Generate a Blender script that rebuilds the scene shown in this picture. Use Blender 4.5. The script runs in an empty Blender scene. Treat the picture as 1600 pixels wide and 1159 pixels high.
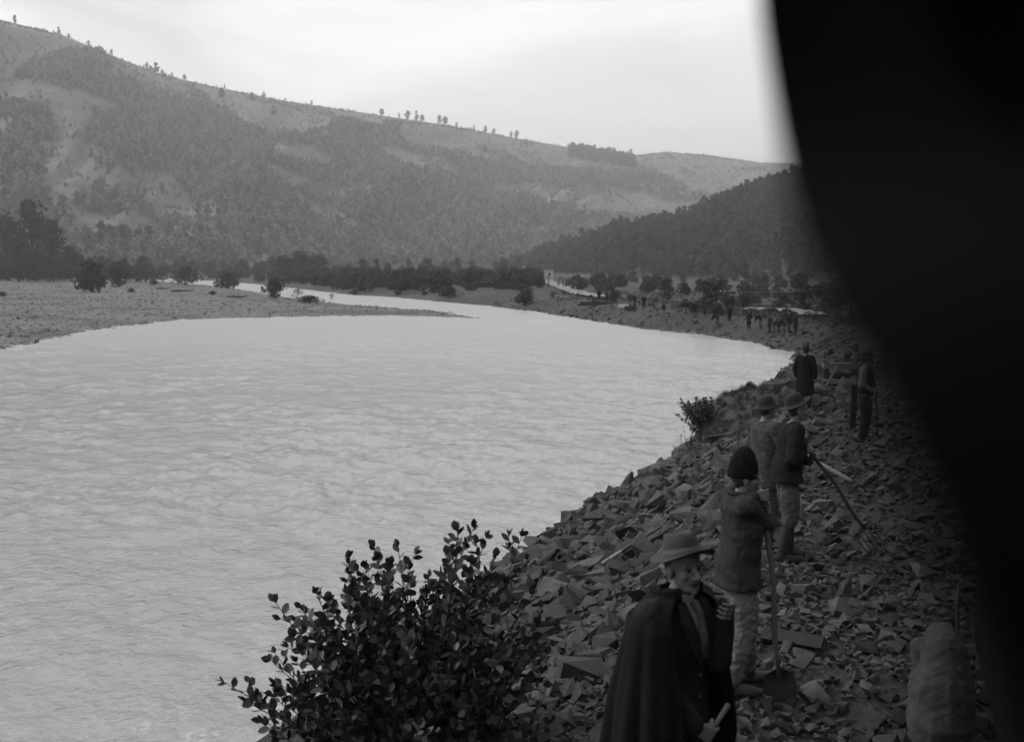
import bpy, bmesh, math, random
import numpy as np
from mathutils import Vector, Matrix

random.seed(7)
RNG = np.random.default_rng(11)
scene = bpy.context.scene
COL = scene.collection

# ------------------------------------------------------------------ camera
F, CX, CY, HC, HORIZON = 1800.0, 800.0, 579.5, 6.0, 415.0
PITCH = math.atan((CY - HORIZON) / F)
cam_data = bpy.data.cameras.new("camera")
cam = bpy.data.objects.new("camera", cam_data)
COL.objects.link(cam)
cam.location = (0, 0, HC)
cam.rotation_euler = (math.pi / 2 - PITCH, 0, 0)
cam_data.sensor_fit = 'HORIZONTAL'
cam_data.sensor_width = 36.0
cam_data.lens = 36.0 * F / 1600.0
cam_data.clip_start = 0.01
cam_data.clip_end = 20000
cam_data.dof.use_dof = True
cam_data.dof.focus_distance = 13.0
cam_data.dof.aperture_fstop = 3.1
scene.camera = cam

# ------------------------------------------------------------------ sky, sun, exposure
SUN_ELEV, SUN_AZ = math.radians(38), math.radians(-72)     # azimuth from +Y towards +X
world = bpy.data.worlds.new("World")
scene.world = world
world.use_nodes = True
wt = world.node_tree
wt.nodes.clear()
def wn(t, **k):
    n = wt.nodes.new(t)
    for a, b in k.items():
        setattr(n, a, b)
    return n
sky = wn('ShaderNodeTexSky', sky_type='NISHITA', sun_disc=False)
sky.sun_elevation = SUN_ELEV
sky.sun_rotation = SUN_AZ
sky.air_density, sky.dust_density = 1.0, 2.0
bw = wn('ShaderNodeRGBToBW')
wt.links.new(sky.outputs[0], bw.inputs[0])
geo = wn('ShaderNodeTexCoord')
mp = wn('ShaderNodeMapping')
mp.inputs['Scale'].default_value = (1.3, 1.0, 4.2)
mp.inputs['Rotation'].default_value = (0.0, 0.28, 0.25)
wt.links.new(geo.outputs['Generated'], mp.inputs[0])
cn = wn('ShaderNodeTexNoise')
cn.inputs['Scale'].default_value = 2.1
cn.inputs['Detail'].default_value = 7
cn.inputs['Roughness'].default_value = 0.52
cn.inputs['Distortion'].default_value = 0.5
wt.links.new(mp.outputs[0], cn.inputs[0])
cr = wn('ShaderNodeValToRGB')
cr.color_ramp.elements[0].position = 0.3
cr.color_ramp.elements[0].color = (5.8, 5.8, 5.8, 1)
cr.color_ramp.elements[1].position = 0.66
cr.color_ramp.elements[1].color = (10.6, 10.6, 10.6, 1)
wt.links.new(cn.outputs[0], cr.inputs[0])
mx = wn('ShaderNodeMix', data_type='RGBA')
mx.inputs[0].default_value = 0.72
wt.links.new(bw.outputs[0], mx.inputs[6])
wt.links.new(cr.outputs[0], mx.inputs[7])
bg = wn('ShaderNodeBackground')
bg.inputs[1].default_value = 0.1
wt.links.new(mx.outputs[2], bg.inputs[0])
wo = wn('ShaderNodeOutputWorld')
wt.links.new(bg.outputs[0], wo.inputs[0])

sun_data = bpy.data.lights.new("sun", 'SUN')
sun_data.energy = 1.5
sun_data.angle = math.radians(10)
sun = bpy.data.objects.new("sun", sun_data)
COL.objects.link(sun)
sd_ = Vector((math.sin(SUN_AZ) * math.cos(SUN_ELEV), math.cos(SUN_AZ) * math.cos(SUN_ELEV), math.sin(SUN_ELEV)))
sun.rotation_euler = sd_.to_track_quat('Z', 'Y').to_euler()
sun.location = (0, 0, 60)

scene.view_settings.view_transform = 'Standard'
scene.view_settings.look = 'None'
scene.view_settings.exposure = 0.62
scene.view_settings.gamma = 1.0
scene.view_settings.use_curve_mapping = False
scene.render.engine = 'CYCLES'
scene.cycles.use_denoising = True
scene.cycles.max_bounces = 4
scene.cycles.diffuse_bounces = 2
scene.cycles.glossy_bounces = 2
scene.cycles.transparent_max_bounces = 8
scene.cycles.volume_bounces = 0

# ------------------------------------------------------------------ pixel <-> world
cp, sp_ = math.cos(PITCH), math.sin(PITCH)
def ray(px, py):
    a, b = (px - CX) / F, -(py - CY) / F
    return np.array([a, cp + b * sp_, -sp_ + b * cp])
def at(px, py, y):
    d = ray(px, py)
    return np.array([0, 0, HC]) + d * (y / d[1])
def ground_pt(px, py, z=0.0):
    d = ray(px, py)
    return np.array([0, 0, HC]) + d * ((z - HC) / d[2])
def project(P):
    P = np.asarray(P, float)
    v = P - np.array([0, 0, HC])
    dep = v[..., 1] * cp - v[..., 2] * sp_
    up = v[..., 1] * sp_ + v[..., 2] * cp
    dep = np.where(dep > 0.05, dep, 0.05)
    return CX + F * v[..., 0] / dep, CY - F * up / dep, dep

# ------------------------------------------------------------------ noise
def _h(ix, iy, s):
    n = (ix.astype(np.int64) * 374761393 + iy.astype(np.int64) * 668265263 + s * 974634777) & 0x7fffffff
    n = ((n ^ (n >> 13)) * 1274126177) & 0x7fffffff
    return ((n ^ (n >> 16)) & 0xffff) / 65535.0
def pnoise(x, y, s=0):
    x = np.asarray(x, float); y = np.asarray(y, float)
    ix, iy = np.floor(x), np.floor(y)
    fx, fy = x - ix, y - iy
    def g(dx, dy):
        a = _h(ix + dx, iy + dy, s) * 2 * np.pi
        return np.cos(a) * (fx - dx) + np.sin(a) * (fy - dy)
    u = fx * fx * fx * (fx * (fx * 6 - 15) + 10)
    v = fy * fy * fy * (fy * (fy * 6 - 15) + 10)
    return 1.5 * ((g(0, 0) * (1 - u) + g(1, 0) * u) * (1 - v) + (g(0, 1) * (1 - u) + g(1, 1) * u) * v)
def fbm(x, y, octv=4, s=0, gain=0.5):
    t = 0.0; a = 1.0
    for i in range(octv):
        t = t + a * pnoise(x * 2 ** i, y * 2 ** i, s + i * 17)
        a *= gain
    return t
def smooth(a, b, x):
    t = np.clip((x - a) / (b - a), 0, 1)
    return t * t * (3 - 2 * t)

# ------------------------------------------------------------------ materials (a black and white photograph: every colour is a grey)
MATS = {}
def mat(name, base, rough=0.85, var=0.25, scale=6.0, bump=0.0, bscale=30.0, rand=0.0, spec=0.3, attr=None, base2=None, detail=5.0, bdist=0.02):
    """grey noise-varied principled; attr mixes base -> base2; rand varies by object / instance"""
    m = bpy.data.materials.new(name)
    m.use_nodes = True
    nt = m.node_tree
    b = nt.nodes['Principled BSDF']
    b.inputs['Roughness'].default_value = rough
    b.inputs['Specular IOR Level'].default_value = spec
    tc = nt.nodes.new('ShaderNodeTexCoord')
    nz = nt.nodes.new('ShaderNodeTexNoise')
    nz.inputs['Scale'].default_value = scale
    nz.inputs['Detail'].default_value = detail
    nz.inputs['Roughness'].default_value = 0.65
    nt.links.new(tc.outputs['Object'], nz.inputs[0])
    mr = nt.nodes.new('ShaderNodeMapRange')
    mr.inputs[1].default_value, mr.inputs[2].default_value = 0.28, 0.72
    mr.inputs[3].default_value, mr.inputs[4].default_value = 1 - var, 1 + var
    nt.links.new(nz.outputs[0], mr.inputs[0])
    val = mr.outputs[0]
    def mul(a, c):
        n = nt.nodes.new('ShaderNodeMath'); n.operation = 'MULTIPLY'
        for i, q in enumerate((a, c)):
            if isinstance(q, (int, float)): n.inputs[i].default_value = q
            else: nt.links.new(q, n.inputs[i])
        return n.outputs[0]
    if attr:
        at_ = nt.nodes.new('ShaderNodeAttribute'); at_.attribute_name = attr
        r2 = nt.nodes.new('ShaderNodeMapRange')
        r2.inputs[3].default_value, r2.inputs[4].default_value = base, base2
        nt.links.new(at_.outputs['Fac'], r2.inputs[0])
        val = mul(val, r2.outputs[0])
    else:
        val = mul(val, base)
    if rand:
        oi = nt.nodes.new('ShaderNodeObjectInfo')
        r3 = nt.nodes.new('ShaderNodeMapRange')
        r3.inputs[3].default_value, r3.inputs[4].default_value = 1 - rand, 1 + rand
        nt.links.new(oi.outputs['Random'], r3.inputs[0])
        val = mul(val, r3.outputs[0])
    cc = nt.nodes.new('ShaderNodeCombineColor')
    for i in range(3): nt.links.new(val, cc.inputs[i])
    nt.links.new(cc.outputs[0], b.inputs['Base Color'])
    if bump:
        n2 = nt.nodes.new('ShaderNodeTexNoise')
        n2.inputs['Scale'].default_value = bscale
        n2.inputs['Detail'].default_value = 6
        n2.inputs['Roughness'].default_value = 0.6
        nt.links.new(tc.outputs['Object'], n2.inputs[0])
        bp = nt.nodes.new('ShaderNodeBump')
        bp.inputs['Strength'].default_value = bump
        bp.inputs['Distance'].default_value = bdist
        nt.links.new(n2.outputs[0], bp.inputs['Height'])
        nt.links.new(bp.outputs[0], b.inputs['Normal'])
    MATS[name] = m
    return m

# ------------------------------------------------------------------ mesh helpers
def mesh_from(verts, faces, name="mesh", smooth_=False):
    me = bpy.data.meshes.new(name)
    me.from_pydata([tuple(v) for v in verts] if not isinstance(verts, np.ndarray) else verts.tolist(), [], faces if not isinstance(faces, np.ndarray) else faces.tolist())
    me.update()
    if smooth_:
        me.polygons.foreach_set('use_smooth', np.ones(len(me.polygons), bool))
    return me
def big_mesh(V, Q, name="mesh", smooth_=False):
    """fast mesh of uniform n-gons from numpy arrays"""
    V = np.ascontiguousarray(V, np.float32); Q = np.ascontiguousarray(Q, np.int32)
    me = bpy.data.meshes.new(name)
    n, k = Q.shape
    me.vertices.add(len(V)); me.vertices.foreach_set('co', V.ravel())
    me.loops.add(n * k); me.loops.foreach_set('vertex_index', Q.ravel())
    me.polygons.add(n); me.polygons.foreach_set('loop_start', np.arange(0, n * k, k, dtype=np.int32))
    me.polygons.foreach_set('loop_total', np.full(n, k, np.int32))
    me.update(calc_edges=True)
    me.validate()
    me.polygons.foreach_set('use_smooth', np.full(len(me.polygons), bool(smooth_)))
    return me
def fattr(me, name, vals):
    a = me.attributes.new(name, 'FLOAT', 'POINT')
    a.data.foreach_set('value', np.asarray(vals, np.float32))
def obj(name, me, material=None, parent=None, **props):
    o = bpy.data.objects.new(name, me)
    COL.objects.link(o)
    if material is not None and me is not None and not me.materials:
        me.materials.append(MATS[material] if isinstance(material, str) else material)
    if parent is not None:
        o.parent = parent
    for k, v in props.items():
        o[k] = v
    return o
def thing(name, label, category, loc=(0, 0, 0), rotz=0.0, group=None):
    o = bpy.data.objects.new(name, None)
    COL.objects.link(o)
    o.empty_display_size = 0.3
    o.location = tuple(float(c) for c in loc)
    o.rotation_euler = (0, 0, rotz)
    o['label'] = label; o['category'] = category
    if group: o['group'] = group
    return o
def grid_faces(nr, nc, wrap=False):
    r = np.arange(nr - 1)[:, None]
    c = np.arange(nc if wrap else nc - 1)[None, :]
    c2 = (c + 1) % nc
    return np.stack([r * nc + c, r * nc + c2, (r + 1) * nc + c2, (r + 1) * nc + c], -1).reshape(-1, 4)

class MB:
    """collects primitives into one mesh"""
    def __init__(s): s.v = []; s.f = []; s.n = 0
    def add(s, v, f):
        s.v.append(np.asarray(v, float))
        s.f += [[i + s.n for i in q] for q in f]
        s.n += len(v)
    def tube(s, pts, radii, seg=8, cap=True):
        pts = [np.asarray(p, float) for p in pts]
        if not hasattr(radii, '__len__'): radii = [radii] * len(pts)
        V = []
        prev = None
        for i, p in enumerate(pts):
            d = pts[min(i + 1, len(pts) - 1)] - pts[max(i - 1, 0)]
            d = d / (np.linalg.norm(d) + 1e-9)
            if prev is None:
                a = np.array([0, 0, 1.0]) if abs(d[2]) < 0.9 else np.array([1.0, 0, 0])
            else: a = prev
            u = a - d * a.dot(d); u /= np.linalg.norm(u) + 1e-9
            w = np.cross(d, u); prev = u
            for k in range(seg):
                t = 2 * math.pi * k / seg
                V.append(p + radii[i] * (math.cos(t) * u + math.sin(t) * w))
        fs = grid_faces(len(pts), seg, True).tolist()
        if cap:
            fs.append(list(range(seg))[::-1])
            fs.append([(len(pts) - 1) * seg + k for k in range(seg)])
        s.add(V, fs)
    def box(s, c, h, M=None):
        c = np.asarray(c, float)
        V = np.array([[x, y, z] for x in (-1, 1) for y in (-1, 1) for z in (-1, 1)], float) * np.asarray(h, float)
        if M is not None: V = V @ np.asarray(M).T
        s.add(V + c, [[0, 1, 3, 2], [4, 6, 7, 5], [0, 4, 5, 1], [2, 3, 7, 6], [0, 2, 6, 4], [1, 5, 7, 3]])
    def ball(s, c, r, M=None, nu=12, nv=8):
        c = np.asarray(c, float); r = np.broadcast_to(np.asarray(r, float), 3)
        V = [[0, 0, 1]]
        for i in range(1, nv):
            a = math.pi * i / nv
            for k in range(nu):
                b = 2 * math.pi * k / nu
                V.append([math.sin(a) * math.cos(b), math.sin(a) * math.sin(b), math.cos(a)])
        V.append([0, 0, -1])
        V = np.array(V) * r
        if M is not None: V = V @ np.asarray(M).T
        fs = [[0, 1 + k, 1 + (k + 1) % nu] for k in range(nu)]
        for i in range(nv - 2):
            for k in range(nu):
                a, b = 1 + i * nu + k, 1 + i * nu + (k + 1) % nu
                fs.append([a, a + nu, b + nu, b])
        L = len(V) - 1
        fs += [[L, L - nu + (k + 1) % nu, L - nu + k] for k in range(nu)]
        s.add(V + c, fs)
    def limb(s, p0, p1, r0, r1, seg=12):
        """tapered capsule"""
        p0 = np.asarray(p0, float); p1 = np.asarray(p1, float)
        d = p1 - p0; L = np.linalg.norm(d); d = d / (L + 1e-9)
        ts = [math.pi * k / 8 for k in range(4)]
        P, R = [], []
        for k in range(1, 5):
            a = math.pi / 2 * (1 - k / 4)
            P.append(p0 - d * r0 * math.sin(a)); R.append(max(r0 * math.cos(a), 1e-4))
        for k in range(0, 4):
            a = math.pi / 2 * k / 4
            P.append(p1 + d * r1 * math.sin(a)); R.append(max(r1 * math.cos(a), 1e-4))
        s.tube(P, R, seg)
    def loft(s, rings, cap=True):
        """rings: list of (n,3) arrays"""
        n = len(rings[0])
        V = np.concatenate(rings)
        fs = grid_faces(len(rings), n, True).tolist()
        if cap:
            fs.append(list(range(n))[::-1]); fs.append([(len(rings) - 1) * n + k for k in range(n)])
        s.add(V, fs)
    def lathe(s, prof, seg=24, M=None, c=(0, 0, 0)):
        V = []
        for r, z in prof:
            for k in range(seg):
                t = 2 * math.pi * k / seg
                V.append([r * math.cos(t), r * math.sin(t), z])
        V = np.array(V)
        if M is not None: V = V @ np.asarray(M).T
        s.add(V + np.asarray(c, float), grid_faces(len(prof), seg, True).tolist() + [list(range(seg))[::-1], [(len(prof) - 1) * seg + k for k in range(seg)]])
    def mesh(s, name="mesh", smooth_=False):
        return mesh_from(np.concatenate(s.v), s.f, name, smooth_)
    def build(s, name, material, parent=None, smooth_=False, **p):
        return obj(name, s.mesh(name, smooth_), material, parent, **p)

def remeshed(mb, voxel, smooth_iter=6, fold=None, factor=0.5):
    """voxel-remesh overlapping primitives into one continuous skin"""
    me = mb.mesh("tmp")
    o = bpy.data.objects.new("tmp", me); COL.objects.link(o)
    m = o.modifiers.new("r", 'REMESH'); m.mode = 'VOXEL'; m.voxel_size = voxel; m.use_smooth_shade = True
    if smooth_iter:
        k = o.modifiers.new("s", 'SMOOTH'); k.factor = factor; k.iterations = smooth_iter
    dg = bpy.context.evaluated_depsgraph_get()
    out = bpy.data.meshes.new_from_object(o.evaluated_get(dg))
    bpy.data.objects.remove(o); bpy.data.meshes.remove(me)
    if fold:
        amp, freq, seed = fold
        n = len(out.vertices)
        co = np.empty(n * 3, np.float32); out.vertices.foreach_get('co', co); co = co.reshape(-1, 3)
        no = np.empty(n * 3, np.float32); out.vertex_normals.foreach_get('vector', no); no = no.reshape(-1, 3)
        f = 0.6 * (fbm(co[:, 0] * freq + 3.1, co[:, 2] * freq * 0.8, 3, seed) + fbm(co[:, 1] * freq + 1.7, co[:, 2] * freq * 0.8 + 5.0, 3, seed + 7) + fbm(co[:, 0] * freq, co[:, 1] * freq, 2, seed + 9))
        w = pnoise(co[:, 0] * freq * 1.9 + co[:, 2] * freq * 1.3, co[:, 1] * freq * 1.9 - co[:, 2] * freq * 1.1, seed + 21)
        w2 = pnoise(co[:, 0] * freq * 1.4 - co[:, 2] * freq * 2.1 + 9, co[:, 1] * freq * 1.4 + co[:, 2] * freq * 0.9, seed + 23)
        f = np.clip(0.75 * f + 0.8 * (0.35 - np.abs(w)) + 0.6 * (0.3 - np.abs(w2)), -0.55, 1.6)
        co = co + no * (f * amp)[:, None]
        out.vertices.foreach_set('co', co.astype(np.float32).ravel()); out.update()
    out.polygons.foreach_set('use_smooth', np.ones(len(out.polygons), bool))
    return out

# scatter: one object of kind stuff, instances of unlinked prototypes placed on its points
def scatter(name, P, S, R, idx, protos, label, parent=None):
    pc = bpy.data.collections.new("protos_" + name)
    for o in protos: pc.objects.link(o)
    me = bpy.data.meshes.new(name)
    P = np.asarray(P, np.float32)
    me.vertices.add(len(P)); me.vertices.foreach_set('co', P.ravel())
    fattr(me, 'sc', S)
    a = me.attributes.new('rot', 'FLOAT_VECTOR', 'POINT'); a.data.foreach_set('vector', np.asarray(R, np.float32).ravel())
    a = me.attributes.new('pick', 'INT', 'POINT'); a.data.foreach_set('value', np.asarray(idx, np.int32))
    o = obj(name, me, None, parent, kind='stuff', label=label)
    ng = bpy.data.node_groups.new(name, 'GeometryNodeTree')
    ng.interface.new_socket('Geometry', in_out='INPUT', socket_type='NodeSocketGeometry')
    ng.interface.new_socket('Geometry', in_out='OUTPUT', socket_type='NodeSocketGeometry')
    N = ng.nodes.new; L = ng.links.new
    gi, go = N('NodeGroupInput'), N('NodeGroupOutput')
    ci = N('GeometryNodeCollectionInfo'); ci.inputs[0].default_value = pc
    ci.inputs[1].default_value = True; ci.inputs[2].default_value = True
    ip = N('GeometryNodeInstanceOnPoints')
    ip.inputs['Pick Instance'].default_value = True
    def na(nm, t):
        n = N('GeometryNodeInputNamedAttribute'); n.data_type = t; n.inputs[0].default_value = nm
        return n.outputs[0]
    L(gi.outputs[0], ip.inputs['Points']); L(ci.outputs[0], ip.inputs['Instance'])
    L(na('pick', 'INT'), ip.inputs['Instance Index'])
    e2r = N('FunctionNodeEulerToRotation')
    L(na('rot', 'FLOAT_VECTOR'), e2r.inputs[0]); L(e2r.outputs[0], ip.inputs['Rotation'])
    L(na('sc', 'FLOAT'), ip.inputs['Scale'])
    L(ip.outputs[0], go.inputs[0])
    md = o.modifiers.new("scatter", 'NODES'); md.node_group = ng
    return o
def proto(me, material):
    o = bpy.data.objects.new("proto", me)
    if not me.materials: me.materials.append(MATS[material])
    return o
# ================================================================== materials of the setting
mat('gravel', 0.11, 0.9, 0.35, 1.2, 0.5, 4.0, attr='cover', base2=0.026, bdist=0.1, detail=8)
mat('bank_earth', 0.02, 0.95, 0.4, 1.6, 0.7, 8.0, bdist=0.06, detail=8)
mat('hill_grass', 0.096, 0.95, 0.5, 0.05, attr='wood', base2=0.03, detail=9)  # wood floor: dark litter, with the shade between crowns put into its colour
mat('stone', 0.046, 0.82, 0.45, 2.6, 0.55, 14.0, rand=0.55, bdist=0.03, detail=8, spec=0.25)
mat('pebble', 0.14, 0.85, 0.3, 3.0, rand=0.5)
mat('far_stone', 0.035, 0.85, 0.3, 3.0, rand=0.5)
mat('road_dust', 0.17, 0.9, 0.1, 0.3)
mat('forest_leaf', 0.17, 0.8, 0.3, 0.35, rand=0.5, spec=0.2)
mat('dark_leaf', 0.036, 0.8, 0.3, 0.5, rand=0.3, spec=0.2)
mat('hill_leaf', 0.042, 0.8, 0.3, 0.4, rand=0.55, spec=0.2)
mat('bark', 0.025, 0.9, 0.3, 12.0, 0.5, 25)
mat('dry_grass', 0.028, 0.9, 0.3, 5.0, rand=0.4)

def water_material():
    m = bpy.data.materials.new('river_water'); m.use_nodes = True
    nt = m.node_tree; b = nt.nodes['Principled BSDF']
    b.inputs['Roughness'].default_value = 0.12
    b.inputs['IOR'].default_value = 2.0
    b.inputs['Specular IOR Level'].default_value = 0.5
    tc = nt.nodes.new('ShaderNodeTexCoord')
    mp = nt.nodes.new('ShaderNodeMapping')
    mp.inputs['Rotation'].default_value = (0, 0, 0.35)
    mp.inputs['Scale'].default_value = (1.0, 1.0, 1.0)
    nt.links.new(tc.outputs['Object'], mp.inputs[0])
    def nz(sc, d, dist=0.0):
        n = nt.nodes.new('ShaderNodeTexNoise')
        n.inputs['Scale'].default_value = sc; n.inputs['Detail'].default_value = d
        n.inputs['Roughness'].default_value = 0.55; n.inputs['Distortion'].default_value = dist
        nt.links.new(mp.outputs[0], n.inputs[0]); return n
    a, c = nz(5.5, 7, 0.3), nz(1.3, 5, 0.3)
    b1 = nt.nodes.new('ShaderNodeBump'); b1.inputs['Strength'].default_value = 0.75; b1.inputs['Distance'].default_value = 0.06
    b2 = nt.nodes.new('ShaderNodeBump'); b2.inputs['Strength'].default_value = 0.55; b2.inputs['Distance'].default_value = 0.16
    nt.links.new(a.outputs[0], b1.inputs['Height']); nt.links.new(c.outputs[0], b2.inputs['Height'])
    nt.links.new(b2.outputs[0], b1.inputs['Normal'])
    nt.links.new(b1.outputs[0], b.inputs['Normal'])
    ra = nt.nodes.new('ShaderNodeAttribute'); ra.attribute_name = 'chop'
    nt.links.new(ra.outputs['Fac'], b.inputs['Roughness'])
    # silt-laden water with thin foam on the riffles
    fo = nt.nodes.new('ShaderNodeAttribute'); fo.attribute_name = 'foam'
    fn = nz(5.0, 8, 1.5)
    mr = nt.nodes.new('ShaderNodeMapRange'); mr.inputs[1].default_value, mr.inputs[2].default_value = 0.5, 0.62
    nt.links.new(fn.outputs[0], mr.inputs[0])
    mu = nt.nodes.new('ShaderNodeMath'); mu.operation = 'MULTIPLY'
    nt.links.new(fo.outputs['Fac'], mu.inputs[0]); nt.links.new(mr.outputs[0], mu.inputs[1])
    mx = nt.nodes.new('ShaderNodeMix'); mx.data_type = 'RGBA'
    mx.inputs[6].default_value = (0.22, 0.22, 0.22, 1); mx.inputs[7].default_value = (0.6, 0.6, 0.6, 1)
    nt.links.new(mu.outputs[0], mx.inputs[0]); nt.links.new(mx.outputs[2], b.inputs['Base Color'])
    MATS['river_water'] = m
water_material()

# ================================================================== river outline and terrain height (water level z = 0)
def gp(l): return [tuple(ground_pt(a, b)[:2]) for a, b in l]
LEFT = [(-3500, -400), (-160, -400), (-120, -60), (-75, 30), (-52, 66)] + gp([(0, 545), (60, 534), (120, 523), (170, 511), (240, 504), (300, 499), (420, 496), (520, 494), (600, 493), (680, 495), (705, 496), (735, 497), (718, 492), (700, 488), (640, 483), (560, 477), (500, 471), (440, 463), (385, 454), (330, 446), (250, 440), (120, 435.5), (-80, 432)]) + [(-900, 900), (-3500, 1200)]
NEARBANK = [(-30, -60), (-15, -20), (-8.5, 0), (-5.2, 8.5), (-0.78, 20.2), (0.45, 23.85), (1.8, 26.9), (3.5, 30.9), (4.9, 35.0), (6.4, 40), (9.6, 47), (13.8, 60)]
RIGHT = NEARBANK + gp([(1250, 552), (1180, 537), (1100, 524), (1000, 513), (940, 503), (880, 494), (830, 486), (760, 478), (690, 472), (620, 465), (540, 460), (480, 453), (400, 444), (350, 440), (260, 435.5), (150, 431.5), (-80, 428.5)]) + [(-900, 1050), (-3500, 1500), (-3500, 7000), (7000, 7000), (7000, -400), (-20, -400)]
def poly_sd(x, y, poly):
    P = np.array(poly); Q = np.roll(P, -1, 0)
    d2 = np.full(x.shape, 1e18); ins = np.zeros(x.shape, bool)
    for (ax, ay), (bx, by) in zip(P, Q):
        ex, ey = bx - ax, by - ay
        t = np.clip(((x - ax) * ex + (y - ay) * ey) / (ex * ex + ey * ey + 1e-12), 0, 1)
        dx, dy = x - ax - t * ex, y - ay - t * ey
        np.minimum(d2, dx * dx + dy * dy, out=d2)
        c = ((ay > y) != (by > y))
        with np.errstate(divide='ignore', invalid='ignore'):
            c &= x < (bx - ax) * (y - ay) / (by - ay if by != ay else 1e-12) + ax
        ins ^= c
    return np.where(ins, 1, -1) * np.sqrt(d2)
PY = [-50, 0, 12, 24, 31, 45, 60, 85, 150, 250, 400, 700]
PZ = [3.0, 2.95, 2.9, 2.45, 2.15, 1.9, 1.75, 1.6, 1.5, 1.3, 1.6, 3.0]
def terrain(x, y):
    x = np.asarray(x, float); y = np.asarray(y, float)
    shp = x.shape; x = x.ravel(); y = y.ravel()
    sl, sr = poly_sd(x, y, LEFT), poly_sd(x, y, RIGHT)
    wob = 0.9 * pnoise(x / 6, y / 6, 3) + 0.5 * pnoise(x / 1.7, y / 1.7, 4)
    sl = sl + wob * 1.2 * np.clip(y / 120, 0, 1)
    far = smooth(50, 75, y)
    sr = sr + wob * far * 0.7
    zl = np.where(sl > 0, 1.15 * (1 - np.exp(-sl / 22.0)) + 0.0022 * np.clip(sl, 0, 900) + np.clip(sl / 12, 0, 1) * (0.16 * pnoise(x / 14, y / 9, 5) + 0.1 * pnoise(x / 3.5, y / 3, 6)), sl * 0.12)
    plat = np.interp(y, PY, PZ) + 0.12 * fbm(x / 3.0, y / 3.0, 3, 8) * (1 + far)
    # near bank: steep foot, rubble slope, footway
    near = np.where(sr < 1.2, sr / 1.2, 1.0 + (sr - 1.2) * 0.42)
    k = np.interp(y, [80, 130, 200, 300], [0.42, 0.34, 0.14, 0.07])
    zr = np.where(far > 0.5, sr * k, near)
    zr = np.minimum(zr, plat) + np.where((sr > 0) & (sr < 14), 0.1 * fbm(x / 1.3, y / 1.3, 2, 9), 0) * np.clip(sr / 2, 0, 1)
    # rise of the ground towards the line on the right, and the earth mound by the water
    zr = zr + np.clip(sr - 9.0, 0, 4) * 0.05 * (y < 90)
    zr = zr + np.where(sr > 0, 0.75 * np.exp(-(((x - 7.0) / 1.9) ** 2 + ((y - 37.5) / 4.0) ** 2)), 0) * np.clip(sr / 1.0, 0, 1)
    shade_cut = x * 0.952 - y * 0.305  # rising cutting on the right, out of view, added to shade the bank
    zr = zr + np.where(y < 120, np.clip(shade_cut - 4.2 - 0.06 * np.clip(y, 0, 200), 0, 26) * 0.85 * smooth(60, 25, y) * smooth(-3000, -60, y), 0) * (sr > 0)
    zr = np.where(sr < 0, np.maximum(sr * 0.5, -2.5), zr)
    z = np.where(sr > -1e9, np.maximum(np.maximum(zl, zr), -2.0), zl)
    return z.reshape(shp), sl.reshape(shp), sr.reshape(shp)
def tz(x, y):
    return float(terrain(np.array([x]), np.array([y]))[0][0])
def hit(px, py, lo=3.0, hi=900.0):
    """where the sight line through a picture point meets the ground"""
    d = ray(px, py); d = d / d[1]
    ys = np.geomspace(lo, hi, 1500)
    X, Z = d[0] * ys, HC + d[2] * ys
    T = terrain(X, ys)[0]
    T = np.maximum(T, 0)
    i = int(np.argmax(Z <= T)) if (Z <= T).any() else len(ys) - 1
    return np.array([X[i], ys[i], T[i]])

def polar(r, a):
    R, A = np.meshgrid(r, a, indexing='ij')
    return R * np.sin(A), R * np.cos(A)
fine = np.radians(np.arange(-28, 28.01, 0.125))
coarse_r = np.radians(np.arange(30, 180, 4.0)); coarse_l = -coarse_r[::-1]
ang = np.concatenate([coarse_l, fine, coarse_r])
# the near bank, which carries the stones
r1 = np.concatenate([[0.3], np.geomspace(1.0, 62, 210)])
X, Y = polar(r1, ang)
Z, SL, SR = terrain(X, Y)
embankment = obj('embankment', big_mesh(np.stack([X, Y, Z], -1).reshape(-1, 3), grid_faces(len(r1), len(ang), True)[:, ::-1], 'embankment', True), 'bank_earth', kind='structure', label='rubble and earth river embankment the men stand on')
r2 = np.geomspace(62, 7000, 330)
X, Y = polar(r2, ang)
Z, SL, SR = terrain(X, Y)
gm = big_mesh(np.stack([X, Y, Z], -1).reshape(-1, 3), grid_faces(len(r2), len(ang), True)[:, ::-1], 'ground', True)
cov = np.where(SR > 0, 1 - 0.2 * smooth(0.1, 0.6, fbm(X / 40, Y / 25, 3, 30)), smooth(0.1, 0.55, fbm(X / 16, Y / 7, 3, 31)) * 0.55 + smooth(250, 420, Y) * 0.5)
fattr(gm, 'cover', np.clip(cov, 0, 1).ravel())
ground = obj('ground', gm, 'gravel', kind='structure', label='valley floor with pale gravel bar and dark meadow bank')

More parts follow.
